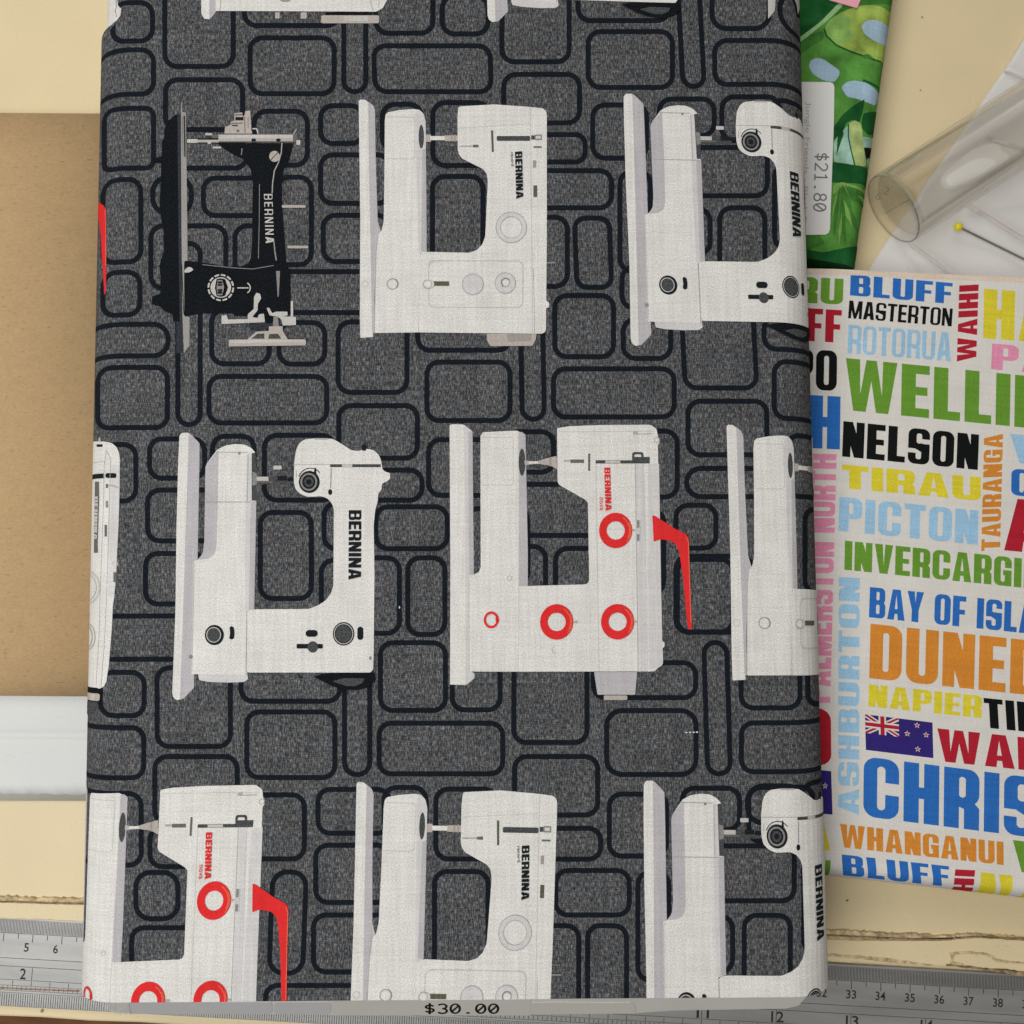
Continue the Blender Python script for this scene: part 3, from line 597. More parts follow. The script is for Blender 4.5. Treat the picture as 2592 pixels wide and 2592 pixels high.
MB = [P('lilac', [(185, 131), (235, 165), (248, 195), (252, 500), (265, 900), (285, 968), (268, 985), (255, 1100), (243, 1400), (243, 1608), (226, 1608), (215, 1200), (207, 700), (200, 150)]),
      P('white', [(145, 138), (155, 130), (187, 132), (205, 150), (213, 700), (222, 1200), (230, 1600), (238, 1632), (155, 1638), (152, 1500), (155, 900)]),
      P('white', [(310, 265), (315, 225), (330, 210), (400, 197), (490, 190), (530, 195), (555, 220), (568, 265), (572, 600), (575, 1095), (535, 1110), (527, 1603), (243, 1607), (250, 1200), (262, 1000), (270, 985), (290, 960), (303, 900), (308, 600)], 10),
      P('pale', [(503, 213), (530, 196), (555, 220), (568, 265), (572, 600), (575, 1093), (525, 1093), (515, 700)], 4), P('lilac', [(545, 450), (570, 440), (572, 700), (575, 1093), (540, 1093)], 3),
      Ln('faint', [(325, 240), (490, 242), (500, 260), (500, 490), (485, 506), (315, 505)], 5),
      Ci('smoke', 541, 365, 17, 75), Ln('hair', [(537, 1098), (537, 1150), (525, 1605)], 6), Ln('hair', [(266, 990), (255, 1100), (243, 1605)], 5),
      Ri('hair', 358, 1297, 37, 29), Ln('mid', arc(358, 1297, 36, 36, -60, 40), 6), Ri('faint', 185, 1297, 22, 17),
      Rr('beige', 570, 352, 602, 398), Rr('white', 598, 362, 690, 388), Rr('beige', 690, 358, 772, 394), Rr('taupe', 728, 356, 738, 396), Rr('taupe', 750, 352, 758, 398),
      P('white', [(775, 182), (785, 175), (900, 168), (1000, 162), (1150, 172), (1230, 178), (1310, 187), (1330, 205), (1335, 230), (1335, 1000), (1331, 1405), (1350, 1415), (1350, 1445), (1330, 1450), (1330, 1585), (1320, 1605), (1300, 1612), (525, 1604), (535, 1105), (575, 1094), (840, 1100), (890, 1085), (925, 1050), (945, 1000), (950, 900), (962, 650), (955, 600), (930, 570), (870, 540), (800, 505), (780, 480), (772, 450), (770, 250)], 10),
      Ln('faint', [(778, 312), (1228, 285)], 5), Ln('faint', [(1230, 178), (1238, 900), (1246, 1608)], 5), Ln('hair', [(1250, 1200), (1258, 1606)], 4),
      P('khaki', [(982, 327), (996, 327), (1000, 463), (987, 465)], 2), Rr('smoke', 1018, 362, 1230, 393, 8), Rr('smoke', 1236, 358, 1262, 385), Ro('mid', 1262, 357, 1300, 384, 3, 8), Rr('pale', 1268, 364, 1294, 378),
      Ln('hair', [(782, 427), (870, 426)], 8), Rr('grey', 868, 417, 903, 434), Rr('grey', 1250, 427, 1302, 437), Rr('taupe', 1247, 516, 1267, 562), Rr('khaki', 1250, 675, 1274, 748),
      Ri('pale', 1110, 940, 98, 66), Ri('hair', 1110, 940, 99, 94), Ri('hair', 1110, 940, 70, 66),
      Ro('faint', 587, 1150, 1183, 1445, 40, 5), Ci('pale', 867, 1300, 65, 67), Ri('hair', 867, 1300, 68, 63), Ci('faint', 865, 1297, 8), Ci('pale', 1072, 1292, 65, 67), Ri('hair', 1072, 1292, 67, 62), Ri('hair', 1075, 1290, 29, 22), Ci('white', 1075, 1290, 20), Ln('mid', arc(1075, 1290, 28, 28, 120, 330), 7),
      Rr('khaki', 620, 1282, 716, 1310), Ci('pale', 597, 1300, 26), Ri('hair', 580, 1300, 29, 24), Ci('white', 580, 1300, 22)] + \
     Tx('ink', BRAND, (1178, 460), (1186, 757), (1133, 463), s=.24, t=.2, w=.62) + [('R', 'record', (1124, 465), (1128, 552), (1106, 466)),
      P('beige', [(955, 1613), (1270, 1614), (1265, 1650), (1245, 1690), (980, 1692), (958, 1660)]), P('taupe', [(1080, 1613), (1240, 1614), (1235, 1660), (1090, 1665)]),
      Rr('mid', 1336, 1160, 1390, 1170), Rr('grey', 1336, 1105, 1382, 1113)]
MD = [P('pale', [(235, 86), (290, 130), (297, 900), (298, 1036), (268, 1041), (265, 1640), (303, 1660), (303, 1690), (250, 1735), (240, 1735), (235, 1000), (230, 400)]), P('lilac', [(262, 130), (290, 130), (297, 900), (298, 1036), (268, 1041), (266, 600)], 3),
      P('white', [(145, 90), (160, 85), (235, 86), (240, 400), (245, 1000), (250, 1734), (147, 1732), (150, 1000)]),
      P('white', [(340, 160), (355, 135), (570, 125), (625, 150), (630, 400), (640, 900), (640, 1108), (600, 1112), (590, 1650), (270, 1649), (268, 1040), (298, 1036), (330, 1020), (342, 990)]),
      P('lilac', [(580, 140), (600, 132), (625, 150), (630, 400), (640, 900), (640, 1107), (585, 1110), (582, 600)], 4),
      Ln('faint', [(350, 167), (548, 170), (548, 455), (535, 470), (345, 470)], 5), Ln('faint', [(582, 150), (584, 600), (582, 1645)], 5), Ri('hair', 525, 1058, 16, 12), Ln('faint', [(268, 1045), (266, 1640)], 5),
      Ci('smoke', 603, 325, 21, 86),
      P('beige', [(618, 310), (645, 318), (700, 318), (760, 300), (822, 285), (826, 370), (780, 345), (700, 335), (645, 340), (620, 345)]), Rr('white', 645, 320, 705, 334), Rr('taupe', 775, 296, 788, 350),
      P('white', [(825, 110), (900, 98), (1100, 90), (1415, 88), (1455, 115), (1463, 165), (1474, 175), (1472, 205), (1462, 215), (1470, 600), (1480, 1000), (1490, 1460), (1505, 1463), (1505, 1490), (1492, 1500), (1495, 1600), (1470, 1620), (1440, 1648), (582, 1650), (590, 1112), (640, 1108), (1000, 1098), (1020, 1090), (1028, 1070), (1020, 580), (1000, 560), (840, 470), (828, 450)], 9),
      P('pale', [(1400, 340), (1470, 335), (1490, 1610), (1470, 1622), (1405, 1640)], 3), P('pale', [(1325, 335), (1370, 335), (1390, 1645), (1345, 1648)], 3),
      Ln('faint', [(835, 132), (1440, 130)], 5), Ln('faint', [(1070, 335), (1078, 900), (1090, 1645)], 5), Ln('hair', [(1320, 335), (1338, 1645)], 5), Ln('faint', [(1372, 335), (1398, 1645)], 4), Ln('hair', [(1310, 148), (1425, 145)], 6), Rr('hair', 1305, 130, 1335, 150), Ri('hair', 1455, 185, 18, 13),
      Rr('hair', 868, 310, 930, 322), Rr('grey', 910, 308, 995, 330), Rr('grey', 1021, 270, 1034, 380, 4), Rr('smoke', 1068, 313, 1410, 333), Rr('silver', 1130, 315, 1225, 331), Rr('smoke', 1300, 292, 1410, 333), Ro('smoke', 1306, 268, 1364, 310, 16, 14),
      Rr('faint', 1322, 692, 1352, 825), Rr('mid', 1328, 692, 1346, 740), Rr('mid', 1328, 780, 1346, 822), Rr('hair', 930, 1328, 955, 1342), Rr('hair', 1312, 1328, 1335, 1340), Rr('hair', 1300, 750, 1318, 760), Ln('faint', arc(812, 1512, 20, 20, 60, 250), 5),
      P('red', [(1427, 660), (1450, 668), (1560, 740), (1640, 780), (1658, 810), (1662, 1000), (1678, 1385), (1655, 1382), (1645, 1330), (1620, 1050), (1598, 900), (1580, 850), (1550, 825), (1480, 812), (1435, 828)]), Ln('redlight', [(1640, 800), (1655, 830), (1660, 1000), (1672, 1340)], 5)] + \
     sum([[Ri('red', x, y, 105, 57, 112, 58), ('redlight', stroke(arc(x, y, 88, 94, -60, 30), 5)), ('redlight', stroke(arc(x, y, 96, 102, -30, 45), 4))] for x, y in ((1195, 757), (822, 1335), (1207, 1334))], []) + \
     [Ri('red', 408, 1322, 47, 34, 53, 38), P('red', [(425, 1280), (452, 1295), (458, 1330), (448, 1350), (436, 1330), (436, 1300)])] + Tx('red', BRAND, (1160, 360), (1168, 632), (1122, 360), s=.24, t=.2, w=.62) + \
     [('R', 'nova', (1112, 548), (1113, 630), (1092, 548)),
      P('lilac', [(1058, 1651), (1330, 1651), (1318, 1795), (1080, 1795)]), P('beige', [(1120, 1799), (1268, 1799), (1268, 1828), (1120, 1828)])]
MA = [P('black', [(450, 172), (415, 195), (370, 235), (348, 290), (345, 360), (330, 385), (328, 500), (250, 510), (248, 545), (325, 552), (320, 700), (312, 850), (318, 950), (340, 1050), (345, 1220), (325, 1270), (310, 1330), (318, 1400), (318, 1540), (255, 1560), (250, 1620), (320, 1640), (345, 1670), (410, 1700), (415, 1750), (466, 1757)], 9),
      P('barslate', [(447, 180), (474, 180), (480, 1000), (490, 1990), (440, 1990), (440, 1750), (465, 1755), (455, 1000)], 3),
      P('barlight', [(474, 90), (481, 90), (486, 160), (512, 165), (516, 500), (525, 1290), (498, 1312), (500, 1705), (540, 1720), (538, 1935), (497, 1992), (486, 1700), (478, 1000)], 3), Ln('barslate', [(500, 190), (505, 500)], 12), Ln('smoke', [(484, 200), (490, 500)], 3),
      Ln('black', [(480, 1312), (497, 1700)], 6),
      Rr('silver', 520, 366, 604, 396, 8), Rr('beige', 600, 372, 765, 392), Rr('silver', 660, 322, 712, 338), Rr('silver', 715, 424, 780, 438), Rr('grey', 710, 330, 765, 360), Ci('silver', 690, 392, 14),
      P('black', [(750, 398), (1328, 398), (1320, 440), (1290, 540), (1255, 600), (1240, 700), (1245, 900), (1260, 1100), (1275, 1300), (1305, 1380), (1310, 1640), (1295, 1695), (1240, 1720), (1190, 1760), (1130, 1765), (1000, 1712), (880, 1710), (870, 1692), (630, 1690), (500, 1716), (500, 1290), (700, 1312), (800, 1332), (930, 1335), (985, 1310), (1005, 1270), (1015, 1150), (1020, 700), (1005, 600), (950, 520), (880, 490), (800, 440)], 14),
      P('beige', [(805, 326), (810, 275), (850, 262), (850, 238), (880, 228), (880, 172), (940, 165), (945, 200), (955, 190), (965, 155), (1000, 150), (1010, 300), (1018, 326)], 4), Rr('ink', 888, 200, 950, 226), Rr('smoke', 860, 258, 908, 270), Ci('grey', 908, 305, 11), Ln('mid', [(985, 200), (985, 280)], 8), Ln('grey', [(958, 200), (962, 320)], 6), Ln('smoke', [(884, 185), (940, 183)], 8), Ln('smoke', [(850, 248), (945, 246)], 6),
      Rr('silver', 760, 334, 1328, 392), Rr('beige', 760, 362, 1328, 384), Rr('grey', 760, 384, 1328, 392), Rr('grey', 1326, 328, 1360, 392, 8), Rr('silver', 1352, 376, 1382, 412), Ln('silver', [(1018, 290), (1050, 290), (1062, 326)], 9), Ln('silver', [(1330, 330), (1352, 295)], 6), Ci('ink', 1028, 376, 18, 12), Ci('ink', 1215, 376, 18, 12),
      Ci('beige', 1186, 500, 40, 42), Ln('ink', [(1155, 530), (1215, 468)], 6),
      Ln('mid', [(1072, 710), (1070, 1000), (1064, 1275)], 5), Ln('hair', [(1242, 398), (1238, 470), (1215, 550), (1185, 610), (1172, 700), (1168, 780)], 8), Ln('mid', [(1182, 1150), (1190, 1230), (1200, 1290)], 10), Ln('mid', [(640, 1322), (860, 1345), (1020, 1355), (1180, 1328)], 5), P('mid', [(1198, 1370), (1228, 1370), (1218, 1565), (1210, 1565)], 2), Ln('mid', [(940, 440), (935, 490)], 7),
      Rr('beige', 1242, 870, 1422, 890, 6), Rr('beige', 1285, 1178, 1442, 1198, 6),
      ] + Tx('silver', BRAND, (1170, 786), (1184, 1160), (1106, 786), s=.13, t=.1, w=.52, gap=.2) + [P('silver', [(503, 1365), (530, 1340), (560, 1345), (572, 1362), (545, 1380), (505, 1385)])] + \
     [('silver', stroke(arc(780, 1497, 94, 96, a, a + 22, 4), 13)) for a in range(0, 360, 30)] + [Ri('silver', 780, 1497, 78, 70), P('silver', [(708, 1497), (722, 1450), (748, 1432), (735, 1497), (748, 1560), (722, 1545)], 4), P('silver', [(812, 1430), (838, 1450), (852, 1497), (838, 1545), (812, 1562), (836, 1497)], 4), P('mid', [(755, 1440), (792, 1440), (806, 1497), (792, 1556), (755, 1556), (748, 1497)], 4)] + \
     Tx('ink', 'RZN', (792, 1450), (792, 1545), (756, 1450)) + \
     [Ln('silver', [(905, 1500), (990, 1500)], 9), Ln('silver', arc(962, 1500, 42, 42, -62, 62), 9),
      P('silver', [(786, 1710), (825, 1706), (835, 1740), (985, 1736), (985, 1700), (1030, 1660), (1032, 1570), (1050, 1537), (1078, 1545), (1087, 1580), (1062, 1620), (1060, 1670), (1020, 1720), (1058, 1728), (1070, 1700), (1108, 1695), (1115, 1760), (786, 1774)], 5),
      P('silver', [(1127, 1652), (1148, 1650), (1170, 1692), (1200, 1680), (1285, 1680), (1287, 1708), (1250, 1716), (1350, 1720), (1350, 1782), (1250, 1786), (1240, 1740), (1215, 1720), (1150, 1708)], 5), Rr('silver', 1311, 1600, 1329, 1725, 5), P('mid', [(1180, 1720), (1215, 1720), (1222, 1800), (1175, 1800)], 5),
      P('barslate', [(990, 1770), (1175, 1768), (1175, 1812), (1000, 1815)], 5),
      P('beige', [(1145, 1792), (1250, 1790), (1250, 1825), (1290, 1892), (980, 1892), (1050, 1832), (1145, 1826)], 5), P('smoke', [(1060, 1848), (1110, 1845), (1112, 1886), (1010, 1886)], 4), P('smoke', [(1150, 1850), (1215, 1848), (1240, 1886), (1140, 1886)], 4),
      P('beige', [(840, 1892), (1420, 1890), (1428, 1905), (1425, 1936), (842, 1944)], 8), P('silver', [(850, 1896), (1415, 1893), (1420, 1910), (846, 1918)], 4)]
ME = [P('white', [(-200, 345), (330, 345), (520, 348), (620, 370), (690, 430), (730, 520), (740, 620), (735, 1100), (720, 1600), (700, 2000), (682, 2400), (655, 2700), (632, 2850), (622, 3100), (600, 3400), (572, 3750), (535, 3990), (495, 4070), (430, 4100), (-200, 4075)], 20),
      P('pale', [(600, 700), (735, 700), (735, 1100), (720, 1600), (700, 2000), (682, 2400), (655, 2700), (560, 2700), (570, 2000)], 10), P('beige', [(412, 348), (424, 278), (440, 278), (450, 348)], 3), Rr('ink', 388, 388, 480, 428, 6), Rr('ink', 100, 830, 505, 905), Rr('ink', 522, 825, 690, 900, 30),
      Ln('hair', [(-100, 660), (510, 650)], 7), Ln('hair', [(540, 480), (500, 720), (495, 1200), (440, 2700), (425, 3300), (380, 4050)], 7), Ln('hair', [(540, 480), (600, 610), (590, 1000), (565, 1900), (535, 2800), (500, 3500), (455, 4080)], 7),
      P('grey', [(365, 955), (425, 955), (430, 1200), (405, 1900), (410, 2035), (348, 2035), (352, 1600)], 3), P('grey', [(530, 990), (565, 990), (565, 1050), (530, 1050)], 8), Ln('hair', [(560, 1015), (640, 1015), (720, 1045)], 24), Rr('mid', 528, 1245, 565, 1350, 8), Rr('grey', 512, 1610, 545, 1790, 8), Rr('grey', 645, 2330, 690, 2480), Ri('faint', 670, 2200, 45, 35),
      Ri('faint', 230, 2560, 215, 190, 260, 232), Ri('faint', 230, 2560, 160, 150, 210, 198), Ri('hair', 250, 3310, 122, 112, 205, 193), Ri('hair', 220, 3310, 108, 98, 190, 178),
      P('black', [(-200, 4080), (400, 4085), (430, 4105), (480, 4100), (470, 4180), (440, 4200), (455, 4300), (-200, 4300)], 10), P('beige', [(-200, 4175), (420, 4172), (442, 4195), (440, 4265), (420, 4285), (-200, 4275)], 10), P('silver', [(300, 4180), (360, 4180), (360, 4270), (300, 4270)], 6),
      P('smoke', [(-200, 4310), (400, 4310), (380, 4400), (300, 4500), (-200, 4520)], 10)] + \
     Tx('silver', BRAND, (415, 1180), (405, 1840), (362, 1180))
def machine(items, fr, label, pairs=None):
    """one printed machine; pairs = [((x, y) in its own frame, other frame, (x, y) there)] places a copy"""
    aff = None
    if pairs:
        A = np.array([[*BS.uv(*pix(fr, a)), 1.0] for a, _, _ in pairs]); Bm = np.array([BS.uv(*pix(f2, b)) for _, f2, b in pairs])
        aff = np.linalg.lstsq(A, Bm, rcond=None)[0].T
    sh = Sheet(BS, VB, VT, umin=-UL, umax=UL)
    for it in items:
        if it[0] == 'R':
            V, F = type_tris(*it[1:]); sh.add_tris('red' if items is MD else 'ink', fr, V, F, aff)
        else: sh.add(it[0], fr, it[1], aff)
    return tag(sh.build('printed_sewing_machine', BOLT), label)
machine(MA, 'A', 'black vintage machine print')
machine(MB, 'B', 'white machine print with square control panel, upper middle')
machine(MB, 'B', 'white machine print cut off by the bolt end', [((165, 130), '13', (785, 113)), ((575, 1093), '13', (1255, 1447)), ((285, 965), '13', (885, 1255)), ((775, 180), '13', (1545, 195)), ((540, 365), '13', (1242, 435)), ((1332, 205), '23', (325, 235)), ((1178, 460), '23', (115, 597)), ((1205, 940), '23', (140, 1240))])
machine(MB, 'B', 'white machine print running over the right edge', [((150, 131), '21', (1607, 1270)), ((285, 965), '22', (1785, 385)), ((575, 1093), '32', (222, 565)), ((155, 1636), '22', (1650, 1258)), ((358, 1297), '22', (1890, 820)), ((580, 1300), '32', (240, 837)), ((541, 365), '31', (178, 1568))])
machine(MC, 'C1', 'white machine print with black knobs, left')
machine(MC, 'C1', 'white machine print with black knobs, upper right', [((240, 113), 'C5', (150, 108)), ((1030, 425), 'C5', (1090, 473)), ((430, 1392), 'C5', (450, 1568)), ((684, 1229), 'C5', (735, 1388)), ((1055, 1468), 'C5', (1190, 1664)), ((305, 920), 'C5', (270, 1040)), ((643, 1670), 'C5', (712, 1862)), ((1250, 1385), 'C5', (1385, 1594)), ((1362, 604), 'C5', (1430, 722)), ((1360, 1042), 'C5', (1450, 1212))])
machine(MC, 'C1', 'white machine print with black knobs, lower right', [((240, 113), '23', (1005, 92)), ((305, 920), '23', (1118, 1155)), ((684, 1229), '23', (1605, 1562)), ((432, 1330), '23', (1298, 1702)), ((1030, 425), '33', (90, 522)), ((632, 552), '23', (1520, 682)), ((1362, 604), '33', (396, 735)), ((1360, 1042), '33', (416, 1285)), ((1362, 604), '33', (396, 735)), ((1360, 1042), '33', (416, 1285)), ((1283, 604), '33', (352, 735)), ((1283, 1042), '33', (374, 1285))])
machine(MC, 'C1', 'white machine print at the top edge', [((1062, 1653), '20', (815, 40)), ((1450, 1680), '20', (1250, 80)), ((643, 1672), '20', (333, 40)), ((205, 1803), '10', (1785, 165)), ((303, 1700), '10', (1890, 60))])
machine(MD, 'D', 'white machine print with red dials and lever')
machine(MD, 'D', 'white machine print with red dials, lower left', [((825, 110), '03', (1210, 170)), ((603, 325), '03', (920, 460)), ((1195, 757), '03', (1615, 1008)), ((822, 1223), '03', (1120, 1607)), ((1207, 1222), '03', (1580, 1608)), ((640, 1105), '03', (922, 1458)), ((1024, 1095), '03', (1380, 1450)), ((340, 160), '03', (675, 215)), ((408, 1270), '03', (666, 1645)), ((1640, 785), '13', (225, 1020))])
ML = [P('red', [(690, 1490), (745, 1525), (776, 1542), (796, 1572), (799, 1700), (799, 1990), (797, 2150), (791, 2217), (784, 2215), (772, 1990), (766, 1932), (757, 1760), (742, 1650), (690, 1590)], 10), Ln('redlight', [(790, 1580), (795, 1700), (796, 2000)], 4)]
machine(ML, '00', 'red lever print at the left edge')
machine(ME, 'E', 'white machine print wrapping round the left edge')
MF = [P('white', [(1515, -200), (1515, 105), (1535, 140), (1575, 145), (1608, 112), (1628, 80), (1628, -200)]), P('lilac', [(1575, -200), (1575, 142), (1608, 112), (1625, 80), (1625, -200)], 3),
      P('white', [(1622, -200), (1622, 82), (2832, 88), (2880, 60), (2912, 0), (2917, -200)]), Ln('hair', [(1665, -100), (1660, 60), (1650, 80)], 6), Ln('hair', [(2790, -100), (2790, 30), (2810, 80)], 6), Ln('hair', [(2855, -100), (2850, 60)], 6), Ci('taupe', 2147, 0, 40, 16),
      Rr('black', 2447, 92, 2802, 114), Rr('beige', 2417, 116, 2852, 176, 14), Rr('silver', 2590, 122, 2770, 160), Rr('beige', 2070, 94, 2105, 140), Rr('beige', 2262, 94, 2308, 142, 8)]
machine(MF, '00', 'underside of a white machine print at the top left')
MG = [P('silver', [(1913, -100), (1975, -100), (1965, 80), (1915, 142)], 4), P('black', [(2060, -60), (2110, 30), (2130, 130), (2160, 140), (2170, -60)], 6), P('silver', [(2088, -60), (2130, 40), (2140, 110), (2152, 60), (2150, -60)], 6)]
machine(MG, '20', 'tip of a silver machine print at the top right')
# --- loose white stitch on the print
st = Sheet(BS, VB, VT, base=4e-4)
for x in (1290, 1318, 1345, 1370): st.add('white', '22', [('+', rrect(x, 1641 + (x - 1290) * -.04, x + 16, 1651 + (x - 1290) * -.04, 4))])
st.build('loose_stitch', BOLT)
lint = Sheet(BS, VB, VT, base=4e-4); lint.add('white', '12', [('+', rrect(1070, 697, 1079, 714, 4))]); lint.build('lint_fleck', BOLT)
# --- pale underside of the inner turn, seen at the tucked corner, and the dark inner turns at the lower end
inn = Sheet(BS, VB, VT + .02, umin=-UL, umax=UL)
inn.add('white', 'TL', [('+', [(-400, -700), (-400, 700), (330, 420), (420, 330), (560, 200), (560, -700)])], off=-.0016)
inn.add('hair', 'TL', stroke([(385, -40), (390, 60), (372, 110), (395, 170)], 7), off=-.0014)
inn.build('tucked_corner', BOLT)
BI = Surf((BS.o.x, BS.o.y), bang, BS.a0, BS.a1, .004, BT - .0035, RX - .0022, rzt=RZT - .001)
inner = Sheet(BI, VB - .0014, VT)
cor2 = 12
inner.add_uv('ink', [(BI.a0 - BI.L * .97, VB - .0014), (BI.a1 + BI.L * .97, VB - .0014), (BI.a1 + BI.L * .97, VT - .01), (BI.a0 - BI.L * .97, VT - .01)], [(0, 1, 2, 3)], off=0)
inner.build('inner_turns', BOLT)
# closed far end of the roll
cap = []; cl = np.linspace(0, BS.L * .97, 12)
for u in list(BS.a1 + cl)[::-1]: cap.append(BI.pos(min(u, BI.a1 + BI.L * .97), VT - .012))
for u in list(BS.a0 - cl): cap.append(BI.pos(max(u, BI.a0 - BI.L * .97), VT - .012))
meshobj('roll_end', cap, [list(range(len(cap)))], 'ink', BOLT, uv=[(p.x, p.z) for p in cap])
cap2 = [Vector((p.x, VB + .0005, p.z)) for p in cap]
meshobj('lower_roll_end', cap2, [list(range(len(cap2)))], 'slate', BOLT, uv=[(p.x, p.z) for p in cap2])
# --- cardboard core with stickers at the lower end
plain('core_card', (0.68, 0.66, 0.62), rough=0.6, spec=0.3, var=0.05, scale=50)
plain('sticker', (0.60, 0.595, 0.61), rough=0.4, spec=0.4, var=0.02)
plain('label_paper', (0.66, 0.635, 0.59), rough=0.55, spec=0.3, var=0.02)
plain('label_ink', (0.012, 0.011, 0.011), rough=0.7, spec=.1)
plain('label_ink_faint', (0.42, 0.41, 0.40), rough=0.7, spec=.1)
plain('label_ink_grey', (0.16, 0.155, 0.15), rough=0.7, spec=.1)
def cz(py): return .0390 - .0085 * (py - 2527) / 40            # the core's end slopes towards the viewer
def slab(name, pts_px, lift, thick, mat, parent):
    M = inv(BOLT); T = [M @ at(x, y, cz(y) + lift) for x, y in pts_px]; Bt = [p - Vector((0, -.0007, .0007)) * thick * 1e3 for p in T]; n = len(T)
    F = [list(range(n))] + [(i, (i + 1) % n, n + (i + 1) % n, n + i) for i in range(n)]
    o = meshobj(name, T + Bt, F, mat, parent); bm = bmesh.new(); bm.from_mesh(o.data); bmesh.ops.recalc_face_normals(bm, faces=bm.faces)
    bm.faces.ensure_lookup_table(); bm.faces[0].normal_update()
    if bm.faces[0].normal.z < 0: bmesh.ops.reverse_faces(bm, faces=bm.faces)
    bm.to_mesh(o.data); bm.free(); return o
out = [(262, 2530), (268, 2542), (285, 2556), (312, 2565), (500, 2566), (680, 2567), (1000, 2570), (1350, 2568), (1604, 2565), (1700, 2558), (1990, 2553), (2022, 2545), (2040, 2524), (2030, 2512), (300, 2512)]
slab('card_core', out, 0, .004, 'core_card', BOLT)
for x0, x1, y1 in ((323, 689, 2566.5), (693, 838, 2567.5)): slab('sticker', rrect(x0, 2537, x1, y1, 9), 3e-4, .00025, 'sticker', BOLT)
pl = slab('price_label', rrect(838.5, 2520, 1344, 2570.5, 2), 2.5e-4, .0002, 'label_paper', BOLT)
slab('sticker', [(1346, 2538), (1596, 2538), (1604, 2541), (1608, 2549), (1608, 2566), (1346, 2567)], 4e-4, .0003, 'label_paper', BOLT)
def flat_text(name, opsl, z, mat, parent, fr='P'):
    V, F = [], []; M = inv(parent.parent or parent)
    for ops in opsl:
        v, f = region(ops); n = len(V); V += [M @ at(*pix(fr, p), z(pix(fr, p)[1]) if callable(z) else z) for p in v]; F += [[n + i for i in q] for q in f]
    o = meshobj(name, V, F, mat, parent)
    bm = bmesh.new(); bm.from_mesh(o.data)
    for q in bm.faces:
        q.normal_update()
        if q.normal.z < 0: q.normal_flip()
    bm.to_mesh(o.data); bm.free(); return o
flat_text('price_print', figure_ops('$30.00', (1074, 2541), (1268, 2541), (1074, 2566), w=.13), lambda y: cz(y) + 5.5e-4, 'label_ink', pl)
# clear tape wrinkled over the core's left corner
tp, n_, l_, b_ = nodes('clear_tape'); b_.inputs['Base Color'].default_value = (.82, .82, .8, 1); b_.inputs['Alpha'].default_value = .45; b_.inputs['Roughness'].default_value = .15; MATS['clear_tape'] = tp
tv, tf = [], []; NX, NY = 16, 8; Mb = inv(BOLT)
for j in range(NY + 1):
    for i in range(NX + 1):
        k, t = i / NX, j / NY; px = 262 + 62 * k + 6 * t; py = 2520 + (34 + 16 * math.sin(k * 2.2)) * t
        tv.append(Mb @ at(px, py, cz(py) + .0006 + .0007 * random.random() * t))
for j in range(NY):
    for i in range(NX): a = j * (NX + 1) + i; tf.append((a, a + NX + 1, a + NX + 2, a + 1))
meshobj('tape', tv, tf, 'clear_tape', BOLT)

# ================================================================== white cotton printed with place names
PN = {'pg': (0.135, 0.30, 0.035), 'pb': (0.028, 0.145, 0.48), 'pk': (0.008, 0.009, 0.009), 'pl': (0.32, 0.53, 0.72), 'pr': (0.42, 0.018, 0.034), 'py': (0.68, 0.58, 0.04), 'pp': (0.74, 0.28, 0.42), 'po': (0.64, 0.24, 0.035), 'pn': (0.035, 0.022, 0.17)}
for k, c in PN.items(): fabric(k, c, lo=.9, hi=1.1, mott=.05)
fabric('calico', (0.69, 0.66, 0.62), lo=.94, hi=1.05, mott=.03, weave=.05, slub=.03); fabric('selvage', (0.72, 0.58, 0.47), lo=.92, hi=1.06, mott=.05)
ZP = .017
f0, f1 = at(2088, 2211, .006), at(2592, 2268, .006); fd = (f1 - f0).normalized(); fx = Vector((fd.y, -fd.x, 0))     # fx points to the front edge
og = f0 - fx * .0060
PS = Surf((og.x, og.y), math.atan2(fx.y, fx.x), -.6, 0.0, .0004, ZP, .0055, left=False)
NAMES = thing('place_name_fabric', (og.x, og.y, 0), PS.ang, 'folded cream cotton printed with colourful place names right of the grey bolt', 'fabric')
QL, QR = PS.plane(1800, 1500)[1], PS.plane(2950, 1500)[1]
b0 = PS.plane(*pix('31', (285, 92))); b1 = PS.plane(*pix('31', (1932, 160)))
def back(q): return b0[0] + (b1[0] - b0[0]) * (q - b0[1]) / (b1[1] - b0[1])
rows = []
qs = np.linspace(QL, QR, 20)
ul = [None] + [PS.L * .97 * i / 20 for i in range(0, 21)]
V, UV, F = [], [], []
for q in qs:
    bk = back(q) + .0004 * math.sin(q * 90) + random.uniform(-1e-4, 1e-4)
    V.append(Vector((bk + .0002, q, .0005))); UV.append((bk - .014, q))
    for u in ul:
        if u is None: V.append(Vector((bk, q, ZP))); UV.append((bk, q))
        else: V.append(PS.pos(u, q)); UV.append((u, q))
nr = len(ul) + 1
for i in range(len(qs) - 1):
    for j in range(nr - 1): a = i * nr + j; F.append((a, a + 1, a + nr + 1, a + nr))
meshobj('folded_cloth', V, F, 'calico', NAMES, uv=UV)
SV, SU, SF = [], [], []
for q in qs:                                                  # woven selvage along the back edge
    for d in (-.0002, .0015): SV.append(Vector((back(q) + d, q, ZP + 6e-5))); SU.append((back(q) + d, q))
for i in range(len(qs) - 1): SF.append((2 * i, 2 * i + 1, 2 * i + 3, 2 * i + 2))
meshobj('selvage', SV, SF, 'selvage', NAMES, uv=SU)
